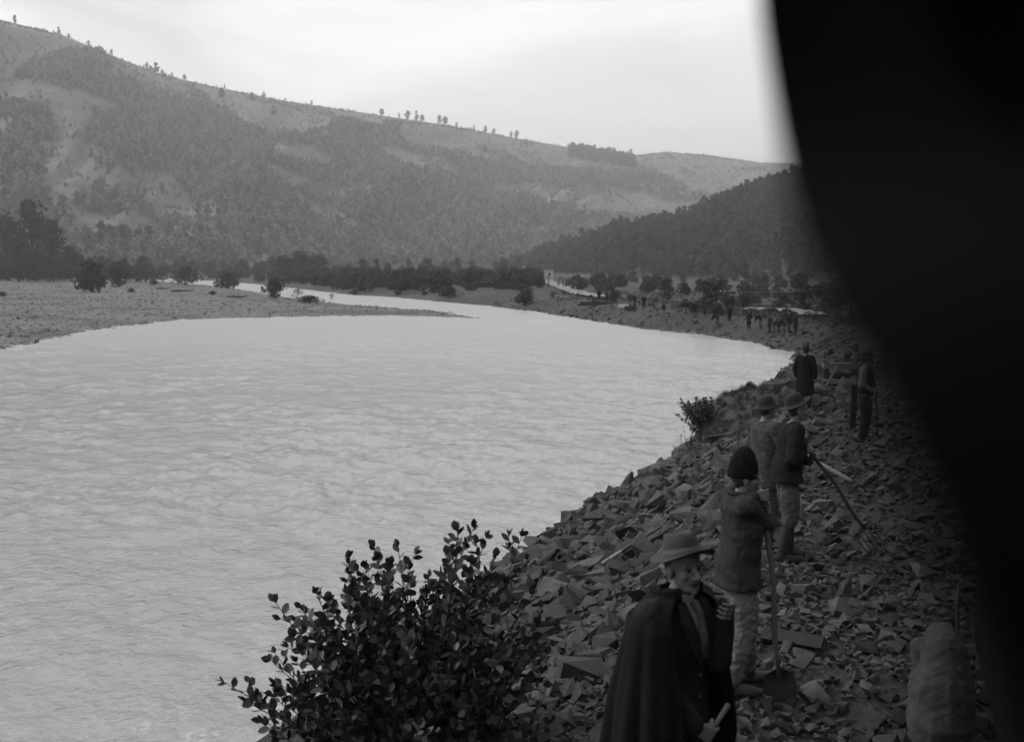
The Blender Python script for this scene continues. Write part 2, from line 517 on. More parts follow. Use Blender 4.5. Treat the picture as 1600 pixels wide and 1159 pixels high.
# ------------------------------------------------------------------ water
wr = np.concatenate([np.geomspace(7, 170, 520), np.geomspace(175, 2500, 60)])
wa = np.radians(np.concatenate([np.arange(-80, -29, 3.0), np.arange(-28, 28.01, 0.11), np.arange(30, 60, 3.0)]))
X, Y = polar(wr, wa)
ca, sa = math.cos(0.45), math.sin(0.45)
U, W = X * ca + Y * sa, -X * sa + Y * ca
amp = np.interp(Y, [5, 30, 80, 200], [1.5, 1.7, 1.9, 0.9])
calm = 0.55 + 0.45 * smooth(-0.4, 0.5, fbm(X / 14, Y / 14, 2, 50))
Z = amp * calm * (0.045 * fbm(U / 2.6, W / 4.0, 2, 51) + 0.036 * fbm(U / 0.9 + 0.4 * pnoise(U / 1.5, W / 1.5, 60), W / 1.5, 3, 52, 0.6) + 0.017 * pnoise(U / 0.36, W / 0.46, 53) + 0.006 * pnoise(U / 0.17, W / 0.2, 54))
wm = big_mesh(np.stack([X, Y, Z], -1).reshape(-1, 3), grid_faces(len(wr), len(wa))[:, ::-1], 'river', True)
_, SL, SR = terrain(X, Y)
edge = smooth(-3.5, -0.3, SR) * smooth(40, 20, Y) * 0.4 + smooth(-1.0, 0.0, SR) * 0.7 * smooth(40, 120, Y) + smooth(-2.0, 0.0, SL) * 0.5
rif = smooth(0.25, 0.7, fbm(X / 5, Y / 1.2, 3, 55)) * (smooth(100, 115, Y) * smooth(160, 130, Y) * smooth(-14, 2, X)) * 0.8
crest = smooth(0.13, 0.18, Z) * 0.45 * (Y < 45)
fattr(wm, 'foam', np.clip(edge * smooth(-0.1, 0.4, fbm(X / 1.2, Y / 1.2, 3, 56)) + rif + crest, 0, 1).ravel())
fattr(wm, 'chop', np.interp(Y, [8, 40, 90, 200], [0.06, 0.1, 0.28, 0.42]).ravel())
river = obj('river', wm, 'river_water', kind='structure', label='wide silty river with choppy surface')

# ------------------------------------------------------------------ hills
def hill(name, azpx, base_d, base_z, ridge_d, ridge_py, label, back, pw=1.0, gully=14.0, seed=0, nrow=170, astep=0.14, apx=None):
    a0, a1 = math.atan((apx[0] - CX) / F), math.atan((apx[1] - CX) / F)
    A = np.arange(a0, a1, math.radians(astep))
    pxs = CX + F * np.tan(A)
    bd, bz, rd = (np.interp(pxs, azpx, q) for q in (base_d, base_z, ridge_d))
    rpy = np.interp(pxs, azpx, ridge_py)
    el = np.array([ray(p, q)[2] / ray(p, q)[1] for p, q in zip(pxs, rpy)])
    H = HC + el * rd * np.cos(A)
    T = np.concatenate([np.linspace(-0.12, 1, nrow), np.linspace(1.03, 1 + back, 24)])
    tt, AA = np.meshgrid(T, A, indexing='ij')
    D = bd + (rd - bd) * tt
    Xh, Yh = D * np.sin(AA), D * np.cos(AA)
    s = np.clip(tt, 0, 1)
    prof = (0.62 * s + 0.38 * s * s * (3 - 2 * s)) ** pw
    Zh = bz + (H - bz) * prof
    g = fbm(AA * 13 - tt * 2.6 + 0.5 * pnoise(AA * 9, tt * 2, seed + 3), tt * 0.9, 4, seed + 1)
    Zh += gully * g * (4 * s * (1 - s)) * (1 - 0.75 * s) * (tt <= 1)
    Zh = np.where(tt < 0.985, np.minimum(Zh, HC + (H - HC) * D / rd - 2.0 - 10 * (1 - s)), Zh)
    Zh = np.where(tt > 1, bz + (H - bz) * (1 - ((tt - 1) / back) ** 1.3 * 0.75), Zh)
    Zh = np.where(tt < 0, bz + tt * 60, Zh)
    return Xh, Yh, Zh, tt, AA
MPX = [-900, -400, 0, 60, 110, 160, 200, 260, 330, 440, 530, 620, 700, 810, 900, 960, 990, 1040, 1100, 1180, 1240, 1400, 1800]
MRP = [5, 8, 26, 42, 55, 75, 92, 116, 133, 156, 170, 184, 196, 217, 233, 240, 243, 238, 243, 254, 256, 250, 230]
MRD = np.interp(MPX, [-900, 0, 600, 1000, 1800], [1300, 1500, 1900, 2400, 2600])
MBD = np.interp(MPX, [-900, 0, 300, 700, 900, 1800], [520, 560, 640, 820, 950, 1100])
MBZ = np.interp(MPX, [-900, 0, 900, 1800], [4, 4, 4, 4])
MX, MY, MZ, MT, MA = hill('hill', MPX, MBD, MBZ, MRD, MRP, '', 0.7, 0.95, 30.0, 70, apx=(-700, 1900))
mainmesh = big_mesh(np.stack([MX, MY, MZ], -1).reshape(-1, 3), grid_faces(*MX.shape)[:, ::-1], 'hill', True)

MEADOW = [[(a * .3906, b * .3906) for a, b in q] for q in [
    [(-700, -60), (0, 52), (200, 100), (330, 145), (420, 195), (360, 202), (200, 208), (120, 238), (60, 300), (0, 330), (-700, 300)],
    [(-500, 320), (0, 332), (190, 345), (330, 375), (485, 428), (440, 448), (330, 428), (200, 408), (0, 402), (-500, 380)],
    [(205, 425), (335, 436), (335, 520), (265, 565), (228, 500)], [(420, 205), (500, 290), (570, 352), (740, 395), (700, 345), (600, 292), (520, 235)],
    [(630, 280), (760, 305), (960, 355), (1140, 392), (1300, 418), (1700, 462), (1700, 508), (1500, 484), (1320, 474), (1300, 522), (1060, 528), (960, 478), (860, 412), (760, 348)],
    [(1075, 588), (1180, 590), (1315, 632), (1260, 648), (1120, 622)], [(1105, 688), (1200, 703), (1265, 748), (1190, 742)], [(1200, 790), (1300, 842), (1410, 888), (1290, 888), (1232, 842)],
    [(165, 572), (380, 572), (402, 612), (260, 628), (180, 602)], [(180, 640), (330, 650), (420, 700), (380, 742), (300, 802), (220, 832), (180, 740)], [(395, 695), (575, 762), (480, 768)],
    [(588, 695), (680, 716), (785, 830), (772, 872), (620, 852), (588, 760)], [(250, 836), (400, 868), (640, 888), (640, 938), (440, 926), (300, 922)]]] + [
    [(630, 172), (810, 204), (900, 222), (990, 232), (1040, 226), (1300, 240), (1300, 320), (1150, 318), (1100, 300), (1010, 262), (880, 262), (780, 246), (690, 228), (630, 212)],
    [(780, 292), (950, 296), (1070, 322), (1130, 330), (1090, 346), (950, 332), (850, 312)], [(600, 232), (720, 262), (700, 272), (610, 248)],
]
def meadowness(P):
    px, py, _ = project(P)
    jx, jy = 14 * pnoise(px / 40, py / 40, 81), 7 * pnoise(px / 30, py / 22, 82)
    m = np.full(px.shape, -1e9)
    for q in MEADOW:
        m = np.maximum(m, poly_sd((px + jx).ravel(), (py + jy).ravel(), q).reshape(px.shape))
    return m + 4.5    # >0 inside a meadow (picture units of the survey)
P = np.stack([MX, MY, MZ], -1)
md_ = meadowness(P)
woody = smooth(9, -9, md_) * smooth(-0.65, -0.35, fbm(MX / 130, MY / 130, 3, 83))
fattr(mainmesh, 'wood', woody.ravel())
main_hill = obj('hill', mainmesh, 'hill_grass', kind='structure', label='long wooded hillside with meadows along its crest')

RPX = [780, 830, 880, 960, 1040, 1080, 1120, 1180, 1240, 1300, 1400, 1600, 1900, 2600]
RRP = [416, 404, 386, 360, 347, 339, 318, 297, 278, 262, 240, 215, 195, 190]
RBD = np.interp(RPX, [780, 830, 900, 1000, 1250, 1600, 2600], [720, 640, 520, 430, 360, 320, 300])
RRD = np.interp(RPX, [780, 830, 960, 1080, 1240, 1600, 2600], [800, 780, 740, 700, 660, 620, 600])
RBZ = np.full(len(RPX), 1.8)
RX, RY, RZ, RT, RA = hill('hill', RPX, RBD, RBZ, RRD, RRP, '', 0.5, 0.9, 7.0, 90, nrow=110, apx=(782, 2500))
rm = big_mesh(np.stack([RX, RY, RZ], -1).reshape(-1, 3), grid_faces(*RX.shape)[:, ::-1], 'hill', True)
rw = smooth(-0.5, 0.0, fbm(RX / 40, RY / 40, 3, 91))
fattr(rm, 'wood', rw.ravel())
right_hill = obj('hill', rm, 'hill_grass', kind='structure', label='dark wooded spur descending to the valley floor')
# ================================================================== trees
def leaf_quads(C, N, size, rng):
    """little two-triangle leaf clumps at C, facing roughly N"""
    n = len(C)
    N = N + rng.normal(0, 0.75, (n, 3)); N /= np.linalg.norm(N, axis=1)[:, None] + 1e-9
    A = rng.normal(0, 1, (n, 3)); U = np.cross(N, A); U /= np.linalg.norm(U, axis=1)[:, None] + 1e-9
    W = np.cross(N, U)
    s = size * rng.uniform(0.55, 1.25, (n, 1)); a = rng.uniform(0.55, 0.9, (n, 1))
    V = np.stack([C - U * s, C - W * s * a + N * s * 0.25, C + U * s, C + W * s * a + N * s * 0.25], 1)
    return V.reshape(-1, 3), np.arange(4 * n).reshape(-1, 4)
def crown_points(n, rng, h, w, lobes, z0, hollow=0.55, columnar=False):
    """points through a lumpy crown: lobes of different size about a leading stem"""
    C, Nn = [], []
    L = []
    for i in range(lobes):
        t = rng.uniform(0, 1)
        a = rng.uniform(0, 2 * np.pi)
        rad = w * 0.5 * (math.sin(math.pi * min(max(0.16 + 0.8 * t, 0), 1)) ** 0.7) * rng.uniform(0.25, 0.8)
        if columnar: rad *= 0.6
        L.append((np.array([rad * math.cos(a), rad * math.sin(a), z0 + (h - z0) * (0.1 + 0.8 * t)]), w * rng.uniform(0.16, 0.3)))
    L.append((np.array([0, 0, h - w * 0.18]), w * 0.2))
    per = max(4, n // len(L))
    for c, r in L:
        d = rng.normal(0, 1, (per, 3)); d /= np.linalg.norm(d, axis=1)[:, None]
        q = r * (hollow + (1 - hollow) * rng.uniform(0, 1, (per, 1)) ** 0.5)
        p = c + d * q * np.array([1, 1, 0.82])
        C.append(p); Nn.append(d)
    return np.concatenate(C), np.concatenate(Nn), L
def tree_meshes(seed, h=8.0, w=6.0, n=900, size=0.42, lobes=14, trunk=0.22, leaf='forest_leaf', columnar=False):
    rng = np.random.default_rng(seed)
    z0 = h * trunk
    C, N, L = crown_points(n, rng, h, w, lobes, z0, columnar=columnar)
    V, Q = leaf_quads(C, N, size, rng)
    crown = big_mesh(V, Q, 'crown'); crown.materials.append(MATS[leaf])
    mb = MB()
    lean = rng.normal(0, 0.04, 2)
    pts = [np.array([lean[0] * h * t, lean[1] * h * t, h * 0.86 * t - 0.2]) for t in (0, 0.15, 0.35, 0.6, 0.85, 1)]
    r0 = 0.028 * h
    mb.tube(pts, [r0 * 1.25, r0, r0 * 0.8, r0 * 0.55, r0 * 0.3, r0 * 0.1], 7)
    for c, r in L[:-1]:
        zb = max(z0 * 0.7, c[2] - np.hypot(c[0], c[1]) * 0.8 - 0.3)
        b = np.array([lean[0] * zb, lean[1] * zb, zb])
        mb.tube([b, (b + c) / 2 + np.array([0, 0, 0.06 * h * 0.3]), c], [r0 * 0.4, r0 * 0.25, r0 * 0.08], 5)
    tr = mb.mesh('trunk', True); tr.materials.append(MATS['bark'])
    return crown, tr
def joined(crown, tr):
    """crown and trunk in one mesh for scattered woods"""
    bm = bmesh.new(); bm.from_mesh(crown); k = len(bm.faces); bm.from_mesh(tr); bm.faces.ensure_lookup_table()
    for f in bm.faces[k:]: f.material_index = 1
    me = bpy.data.meshes.new('wood_tree'); bm.to_mesh(me); bm.free()
    me.materials.append(crown.materials[0]); me.materials.append(MATS['bark'])
    return me

WOOD_P = [proto(joined(*tree_meshes(100 + i, h=[9, 10, 8, 11, 7, 12][i], w=[6.5, 7, 6.5, 6.0, 6, 4.6][i], n=240, size=0.95, lobes=10, trunk=0.12)), 'forest_leaf') for i in range(6)]
DARK_P = [proto(joined(*tree_meshes(130 + i, h=[9, 10, 8, 11, 7, 12][i], w=[6.5, 7, 6.5, 5.5, 6, 4.4][i], n=320, size=0.72, lobes=12, trunk=0.12, leaf='hill_leaf')), 'hill_leaf') for i in range(6)]
SHRUB_P = [proto(joined(*tree_meshes(160 + i, h=[3.2, 2.4, 4.2, 3.6][i], w=[4.0, 3.4, 4.0, 4.6][i], n=420, size=0.3, lobes=9, trunk=0.06, leaf='dark_leaf')), 'dark_leaf') for i in range(4)]

def hill_samples(X, Y, Z, T, n, rng, tmax=1.02):
    nr, nc = X.shape
    a = X[1:, :-1] - X[:-1, :-1], Y[1:, :-1] - Y[:-1, :-1]
    b = X[:-1, 1:] - X[:-1, :-1], Y[:-1, 1:] - Y[:-1, :-1]
    area = np.abs(a[0] * b[1] - a[1] * b[0]) * ((T[:-1, :-1] >= 0) & (T[1:, 1:] <= tmax))
    p = area.ravel() / area.sum()
    k = rng.choice(len(p), n, p=p)
    i, j = k // (nc - 1), k % (nc - 1)
    u, v = rng.uniform(0, 1, n), rng.uniform(0, 1, n)
    def bl(M): return (M[i, j] * (1 - u) + M[i + 1, j] * u) * (1 - v) + (M[i, j + 1] * (1 - u) + M[i + 1, j + 1] * u) * v
    return np.stack([bl(X), bl(Y), bl(Z)], -1), bl(T), area.sum()
def upright(n, rng): return np.stack([rng.normal(0, 0.05, n), rng.normal(0, 0.05, n), rng.uniform(0, 6.28, n)], -1)

rng = np.random.default_rng(5)
Pm, Tm, area = hill_samples(MX, MY, MZ, MT, 150000, rng)
px, py, dep = project(Pm)
md1 = meadowness(Pm)
clump = fbm(Pm[:, 0] / 130, Pm[:, 1] / 130, 3, 83)
dens = smooth(7, -7, md1) * (0.2 + 0.62 * smooth(-0.65, 0.1, clump))
hedge = smooth(0.28, 0.5, fbm(Pm[:, 0] / 60, Pm[:, 1] / 140, 3, 84))
dens = np.maximum(dens, 0.5 * hedge * (Tm < 0.985)) + 0.05 + 0.12 * smooth(0.0, 0.5, fbm(Pm[:, 0] / 25, Pm[:, 1] / 60, 3, 86))
keep = (rng.uniform(0, 1, len(Pm)) < dens) & (px > -350) & (px < 1500)
Pm, Tm, md1 = Pm[keep], Tm[keep], md1[keep]
S = 0.30 * (2.9 ** rng.uniform(0, 1, len(Pm))) * np.where(md1 > 0, 0.5, 1.0) * (1 + 0.15 * pnoise(Pm[:, 0] / 50, Pm[:, 1] / 50, 85))
scatter('hillside_wood', Pm, S, upright(len(Pm), rng), rng.integers(0, 6, len(Pm)), WOOD_P, 'broadleaf wood covering the long hillside')
print('wood', len(Pm), area)

Pr, Tr, area = hill_samples(RX, RY, RZ, RT, 16000, rng)
px, py, dep = project(Pr)
dn = 0.12 + 0.68 * smooth(-0.5, 0.15, fbm(Pr[:, 0] / 40, Pr[:, 1] / 40, 3, 91))
keep = (rng.uniform(0, 1, len(Pr)) < dn) & (px < 1750)
Pr = Pr[keep]
scatter('spur_wood', Pr, rng.uniform(0.4, 0.85, len(Pr)), upright(len(Pr), rng), rng.integers(0, 6, len(Pr)), DARK_P, 'dark wood covering the spur')
print('spur', len(Pr), area)

# thickets on the valley floor: they read as one mass
def thicket(name, polys, n, protos, smin, smax, label, taper=None):
    pts = []
    for poly, y0, y1, k in polys:
        c = 0
        while c < k:
            pxs, yy = rng.uniform(poly[0], poly[1]), math.exp(rng.uniform(math.log(y0), math.log(y1)))
            x = (pxs - CX) / F * yy
            z, sl, sr = terrain(np.array([x]), np.array([yy]))
            if z[0] > 0.35:
                pts.append((x, yy, z[0] - 0.1)); c += 1
    pts = np.array(pts)
    scatter(name, pts, rng.uniform(smin, smax, len(pts)), upright(len(pts), rng), rng.integers(0, len(protos), len(pts)), protos, label)
DARKTREE_P = [proto(joined(*tree_meshes(180 + i, h=[9, 8, 10, 7][i], w=[7, 7, 6, 7][i], n=700, size=0.42, lobes=14, trunk=0.1, leaf='dark_leaf')), 'dark_leaf') for i in range(4)]
thicket('bank_thicket', [((520, 840), 215, 300, 120), ((400, 640), 300, 420, 150), ((640, 850), 240, 420, 110), ((330, 560), 380, 560, 150)], 0, SHRUB_P, 0.45, 1.1, 'dark willow thicket lining the far channel bank')
thicket('valley_wood', [((-120, 90), 350, 560, 90), ((90, 330), 380, 600, 110), ((330, 560), 440, 640, 26), ((560, 850), 420, 640, 24)], 0, DARKTREE_P, 0.35, 0.95, 'dark valley floor wood behind the gravel bar')
thicket('meadow_scrub', [((880, 1280), 190, 330, 60), ((1040, 1300), 110, 180, 18), ((1300, 1700), 90, 300, 60)], 0, SHRUB_P, 0.35, 0.9, 'low scrub on the right valley floor')
# ================================================================== stones of the embankment
def stone_mesh(seed, flat):
    r = random.Random(seed)
    bm = bmesh.new()
    ex = (r.uniform(0.75, 1.0), r.uniform(0.5, 0.85), flat)
    n = r.randint(9, 13) if seed % 2 else r.randint(13, 18)
    for i in range(n):
        # corners of a broken block: points near the faces of a box, knocked about
        v = Vector([r.choice((-1, 1)) * r.uniform(0.55, 1) for _ in range(3)])
        v[r.randrange(3)] *= r.uniform(0.4, 1); v *= 1.0 if seed % 2 else r.uniform(0.85, 1.08)
        bm.verts.new((v.x * ex[0] * 0.55, v.y * ex[1] * 0.55, v.z * ex[2] * 0.55))
    bmesh.ops.convex_hull(bm, input=bm.verts)
    bmesh.ops.delete(bm, geom=[v for v in bm.verts if not v.link_faces], context='VERTS')
    bmesh.ops.triangulate(bm, faces=bm.faces)
    me = bpy.data.meshes.new('stone'); bm.to_mesh(me); bm.free()
    me.materials.append(MATS['stone'])
    return me
STONES = [stone_mesh(300 + i, [0.25, 0.33, 0.42, 0.52, 0.65][i % 5]) for i in range(30)]
STONE_V = []; STONE_F = []
for me in STONES:
    a = np.empty(len(me.vertices) * 3); me.vertices.foreach_get('co', a); STONE_V.append(a.reshape(-1, 3))
    STONE_F.append(np.array([list(p.vertices) for p in me.polygons]))
def rot_xyz(a, b, c):
    return np.array(Matrix.Rotation(c, 3, 'Z') @ Matrix.Rotation(b, 3, 'Y') @ Matrix.Rotation(a, 3, 'X'))

rs = np.random.default_rng(21)
cand = []
def lay(y0, y1, step, smin, smax, lo_px, hi_px, sink, srmin=-0.4, srmax=40):
    yy = y0
    rows = []
    while yy < y1:
        st = step * (0.8 + yy / 40.0)
        xs = np.arange((lo_px - CX) / F * yy, (hi_px - CX) / F * yy, st)
        rows.append(np.stack([xs + rs.uniform(-0.5, 0.5, len(xs)) * st, np.full(len(xs), yy) + rs.uniform(-0.5, 0.5, len(xs)) * st], -1))
        yy += st
    q = np.concatenate(rows)
    z, sl, sr = terrain(q[:, 0], q[:, 1])
    e = 0.05
    zx = terrain(q[:, 0] + e, q[:, 1])[0]; zy = terrain(q[:, 0], q[:, 1] + e)[0]
    mound = np.exp(-((np.abs(q[:, 0] - 6.6) / 3.0) ** 4 + (np.abs(q[:, 1] - 35.5) / 6.5) ** 4))
    ok = (sr > srmin) & (sr < srmax) & (rs.uniform(0, 1, len(q)) > mound * (0.97 if smax > 0.3 else 0.8))
    for i in np.nonzero(ok)[0]:
        slope_zone = 1.0 if sr[i] < 5.5 else 0.62
        s = smin * (smax / smin) ** (rs.uniform() ** 1.9) * slope_zone * (0.85 + q[i, 1] / 60)
        tilt = 0.42
        R = rot_xyz(rs.normal(0, tilt), rs.normal(0, tilt), rs.uniform(0, 6.28))
        nrm = np.array([-(zx[i] - z[i]) / e, -(zy[i] - z[i]) / e, 1.0]); nrm /= np.linalg.norm(nrm)
        Q = np.array(Vector((0, 0, 1)).rotation_difference(Vector(nrm)).to_matrix())
        cand.append((q[i, 0], q[i, 1], z[i] + s * rs.uniform(-0.12, 0.12) + sink, s, Q @ R, int(rs.integers(0, 30))))
lay(4.2, 36, 0.23, 0.14, 0.48, 640, 1720, 0.05, -0.9, 12)
lay(4.0, 30, 0.15, 0.12, 0.28, 700, 1720, 0.015, -0.6, 14)
lay(30, 60, 0.26, 0.22, 0.5, 900, 1700, 0.02, -0.6, 9)
lay(4.0, 13, 0.10, 0.07, 0.16, 860, 1560, 0.03, 4.0, 14)
pos = np.array([[c[0], c[1], c[2]] for c in cand]); siz = np.array([c[3] for c in cand])
spx, spy, sdep = project(pos)
vis = (spx > 780) & (spx < 1440) & (spy > 560) & (spy < 1190) & (np.hypot(pos[:, 0] + 0.7, pos[:, 1] - 7.6) > 1.2)
score = np.where(vis, siz / sdep, 0)
top = set(np.argsort(-score)[:300].tolist())
V, Fc, n = [], [], 0
for i, (x, y, z, s, R, k) in enumerate(cand):
    if i in top:
        o = bpy.data.objects.new('stone', STONES[k]); COL.objects.link(o)
        M = Matrix(R.tolist()).to_4x4(); M = Matrix.Translation((x, y, z)) @ M @ Matrix.Scale(s, 4)
        o.parent = embankment; o.matrix_world = M
    else:
        V.append(STONE_V[k] * s @ R.T + np.array([x, y, z])); Fc.append(STONE_F[k] + n); n += len(STONE_V[k])
rub = big_mesh(np.concatenate(V), np.concatenate(Fc), 'rubble'); 
mat('rubble', 0.043, 0.85, 0.65, 3.4, 0.5, 14.0, bdist=0.03, detail=8, spec=0.25)
obj('rubble', rub, 'rubble', embankment, kind='stuff')
print('stones', len(cand))

# cobbles and pebbles of the gravel bar and the far bank, too small to pick apart
def field(name, pxr, yr, n, cond, smin, smax, protos, label, dy=0.0, parent=None, pw=2.2):
    pts = []
    pxs = rs.uniform(pxr[0], pxr[1], n); yy = np.exp(rs.uniform(math.log(yr[0]), math.log(yr[1]), n))
    x = (pxs - CX) / F * yy
    z, sl, sr = terrain(x, yy)
    k = cond(z, sl, sr, x, yy)
    P = np.stack([x, yy, z + dy], -1)[k]
    m = len(P)
    S = smin * (smax / smin) ** (rs.uniform(0, 1, m) ** pw)
    scatter(name, P, S, np.stack([rs.normal(0, 0.4, m), rs.normal(0, 0.4, m), rs.uniform(0, 6.28, m)], -1), rs.integers(0, len(protos), m), protos, label, parent)
def cobble_protos(material, k0, flat=None):
    out = []
    for i in range(k0, k0 + 6):
        me = STONES[i].copy(); me.materials.clear(); out.append(proto(me, material))
    return out
PEB = cobble_protos('pebble', 0); FST = cobble_protos('far_stone', 6)
field('gravel_cobbles', (-150, 800), (78, 330), 26000, lambda z, sl, sr, x, y: (sl > -0.6) & (z < 2.4) & (z > -0.12), 0.12, 0.55, PEB, 'loose cobbles of the gravel bar', parent=ground)
field('bank_rubble', (760, 1420), (62, 190), 9000, lambda z, sl, sr, x, y: (sr > -0.7) & (sr < np.interp(y, [60, 120, 190], [9, 7, 4])), 0.2, 0.75, FST, 'rubble facing of the far bank', parent=ground)

# grass tufts on mound, bank top and valley floor
def tuft(seed, n=26, h=0.35):
    r = np.random.default_rng(seed); V = []; Q = []
    for i in range(n):
        a = r.uniform(0, 6.28); b = np.array([r.normal(0, 0.08), r.normal(0, 0.08), 0]); l = h * r.uniform(0.5, 1.1)
        o_ = np.array([math.cos(a), math.sin(a), 0]) * l * r.uniform(0.2, 0.8); w = np.array([-math.sin(a), math.cos(a), 0]) * 0.008
        k = len(V); V += [b - w, b + w, b + o_ * 0.4 + np.array([0, 0, l * 0.7]) + w * 0.7, b + o_ * 0.4 + np.array([0, 0, l * 0.7]) - w * 0.7, b + o_ + np.array([0, 0, l])]
        Q += [[k, k + 1, k + 2, k + 3], [k + 3, k + 2, k + 4]]
    return proto(mesh_from(V, Q, 'tuft'), 'dry_grass')
TUFT = [tuft(i) for i in range(5)]
def moundy(x, y): return np.exp(-((np.abs(x - 6.6) / 3.0) ** 4 + (np.abs(y - 35.5) / 6.5) ** 4))
field('mound_grass', (1060, 1300), (27, 52), 3500, lambda z, sl, sr, x, y: (sr > 0.7) & (rs.uniform(0, 1, len(x)) < moundy(x, y) * 0.9) & (sr < 8), 0.3, 0.8, TUFT, 'short dry grass on the earth mound', -0.03, embankment)
field('bank_grass', (860, 1600), (70, 200), 9000, lambda z, sl, sr, x, y: (sr > 4.5) & (fbm(x / 6, y / 6, 2, 97) > -0.1), 0.8, 2.0, TUFT, 'rough grass on the far bank', -0.03, ground)

# ================================================================== foreground bush
mat('bush_leaf', 0.046, 0.55, 0.55, 5.0, rand=0.5, spec=0.35)
mat('twig', 0.02, 0.8, 0.3, 20.0)
def leaf_mesh(seed):
    r = random.Random(seed)
    L, W = 1.0, r.uniform(0.28, 0.4)
    curl, fold = r.uniform(-0.25, 0.3), r.uniform(0.1, 0.28)
    prof = [(0.0, 0.06), (0.18, 0.62), (0.42, 1.0), (0.68, 0.86), (0.88, 0.45), (1.0, 0.03)]
    V, Fq = [], []
    for t, w in prof:
        z = curl * t * t
        for sgn in (-1, 0, 1):
            V.append((sgn * w * W, t * L, z + (abs(sgn) * w * fold * 0.4)))
    for i in range(len(prof) - 1):
        for j in range(2):
            a = i * 3 + j; Fq.append([a, a + 1, a + 4, a + 3])
    me = mesh_from(V, Fq, 'leaf', True); me.materials.append(MATS['bush_leaf']); return me
LEAVES = [leaf_mesh(i) for i in range(6)]
LV = []; LF = []
for me in LEAVES:
    a = np.empty(len(me.vertices) * 3); me.vertices.foreach_get('co', a); LV.append(a.reshape(-1, 3)); LF.append(np.array([list(p.vertices) for p in me.polygons]))
def make_bush(name, label, base, ends, leaf_len, rng, n_single, step=0.05, parentless=True, side=5, start=0.3, rad=0.012, stems=None):
    root = thing(name, label, 'shrub', base)
    mb = MB(); lv = []
    base = np.asarray(base, float)
    for e in ends:
        e = np.asarray(e, float) - base
        b = np.array([rng.normal(0, 0.12), rng.normal(0, 0.12), -0.1])
        L = np.linalg.norm(e - b)
        mid = b + (e - b) * 0.5 + np.array([0, 0, 0.10 * L]) + rng.normal(0, 0.05 * L, 3)
        pts = [b * (1 - t) ** 2 + 2 * mid * t * (1 - t) + e * t * t for t in np.linspace(0, 1, 12)]
        pts[-1] = pts[-1] + np.array([0, 0, 0.02])
        mb.tube(pts, np.linspace(rad, 0.0022, 12), 5)
        def along(pts, t0, stp, lmul=1.0):
            seg = [np.linalg.norm(pts[i + 1] - pts[i]) for i in range(len(pts) - 1)]; tot = sum(seg)
            d = t0 * tot; ph = rng.uniform(0, 6.28)
            while d < tot:
                acc = 0
                for i, s in enumerate(seg):
                    if acc + s >= d: break
                    acc += s
                p = pts[i] + (pts[i + 1] - pts[i]) * ((d - acc) / s); ax = (pts[i + 1] - pts[i]) / s
                ph += 2.4
                u = np.cross(ax, [0.3, 0.2, 1]); u /= np.linalg.norm(u) + 1e-9; w = np.cross(ax, u)
                o_ = math.cos(ph) * u + math.sin(ph) * w
                dr = ax * rng.uniform(0.35, 0.9) + o_ + np.array([0, 0, 0.15])
                lv.append((p, dr / np.linalg.norm(dr), leaf_len * lmul * rng.uniform(0.65, 1.2) * (0.72 + 0.28 * min(1, (tot - d) / 0.25))))
                d += stp * rng.uniform(0.7, 1.3)
            for a in (0.5, -0.6, 0.1):
                ax = pts[-1] - pts[-2]; ax /= np.linalg.norm(ax)
                dr = ax + rng.normal(0, 0.35, 3); lv.append((pts[-1], dr / np.linalg.norm(dr), leaf_len * 0.8 * rng.uniform(0.6, 1)))
        along(pts, start, step)
        for k in range(side):
            i = rng.integers(4, 11); p = pts[i]
            ax = pts[i] - pts[i - 1]; ax /= np.linalg.norm(ax)
            q = rng.normal(0, 1, 3); q -= ax * q.dot(ax); q /= np.linalg.norm(q)
            l = L * rng.uniform(0.06, 0.16) * (1.0 if i < 9 else 0.5)
            sp2 = [p, p + (ax * 0.6 + q * 0.7) * l * 0.5, p + (ax * 0.75 + q * 0.75) * l + np.array([0, 0, 0.12 * l])]
            mb.tube(sp2, [0.004, 0.003, 0.0016], 4)
            along(sp2, 0.15, step)
    mb.build('stems', 'twig', root, True)
    mats = []
    for p, d, l in lv:
        q = Vector(d).to_track_quat('Y', 'Z').to_matrix()
        R = np.array(q @ Matrix.Rotation(rng.normal(0, 0.7), 3, 'Y'))
        mats.append((p, R, l, int(rng.integers(0, 6))))
    Pw = np.array([m[0] for m in mats]) + base
    _, _, dp = project(Pw)
    # the ones nearest the viewer and the outermost show largest
    cen = Pw.mean(0)
    sc = np.array([m[2] for m in mats]) / dp * (1 + 0.6 * np.linalg.norm((Pw - cen) / Pw.std(0), axis=1)) * (Pw[:, 1] < cen[1] + 0.5)
    ppx, ppy, _ = project(Pw)
    sc = np.where(ppy < 1165, sc, 0)
    single = set(np.argsort(-sc)[:n_single].tolist()) if n_single else set()
    V, Q, n = [], [], 0
    for i, (p, R, l, k) in enumerate(mats):
        if i in single:
            o = bpy.data.objects.new('leaf', LEAVES[k]); COL.objects.link(o); o.parent = root
            o.matrix_local = Matrix.Translation(p.tolist()) @ Matrix(R.tolist()).to_4x4() @ Matrix.Scale(float(l), 4)
        else:
            V.append(LV[k] * l @ R.T + p); Q.append(LF[k] + n); n += len(LV[k])
    me = big_mesh(np.concatenate(V), np.concatenate(Q), 'foliage', True)
    obj('foliage', me, 'bush_leaf', root, kind='stuff')
    print(name, len(mats))
    return root
rb = np.random.default_rng(33)
bx, by = -0.72, 7.7
base = (bx, by, tz(bx, by))
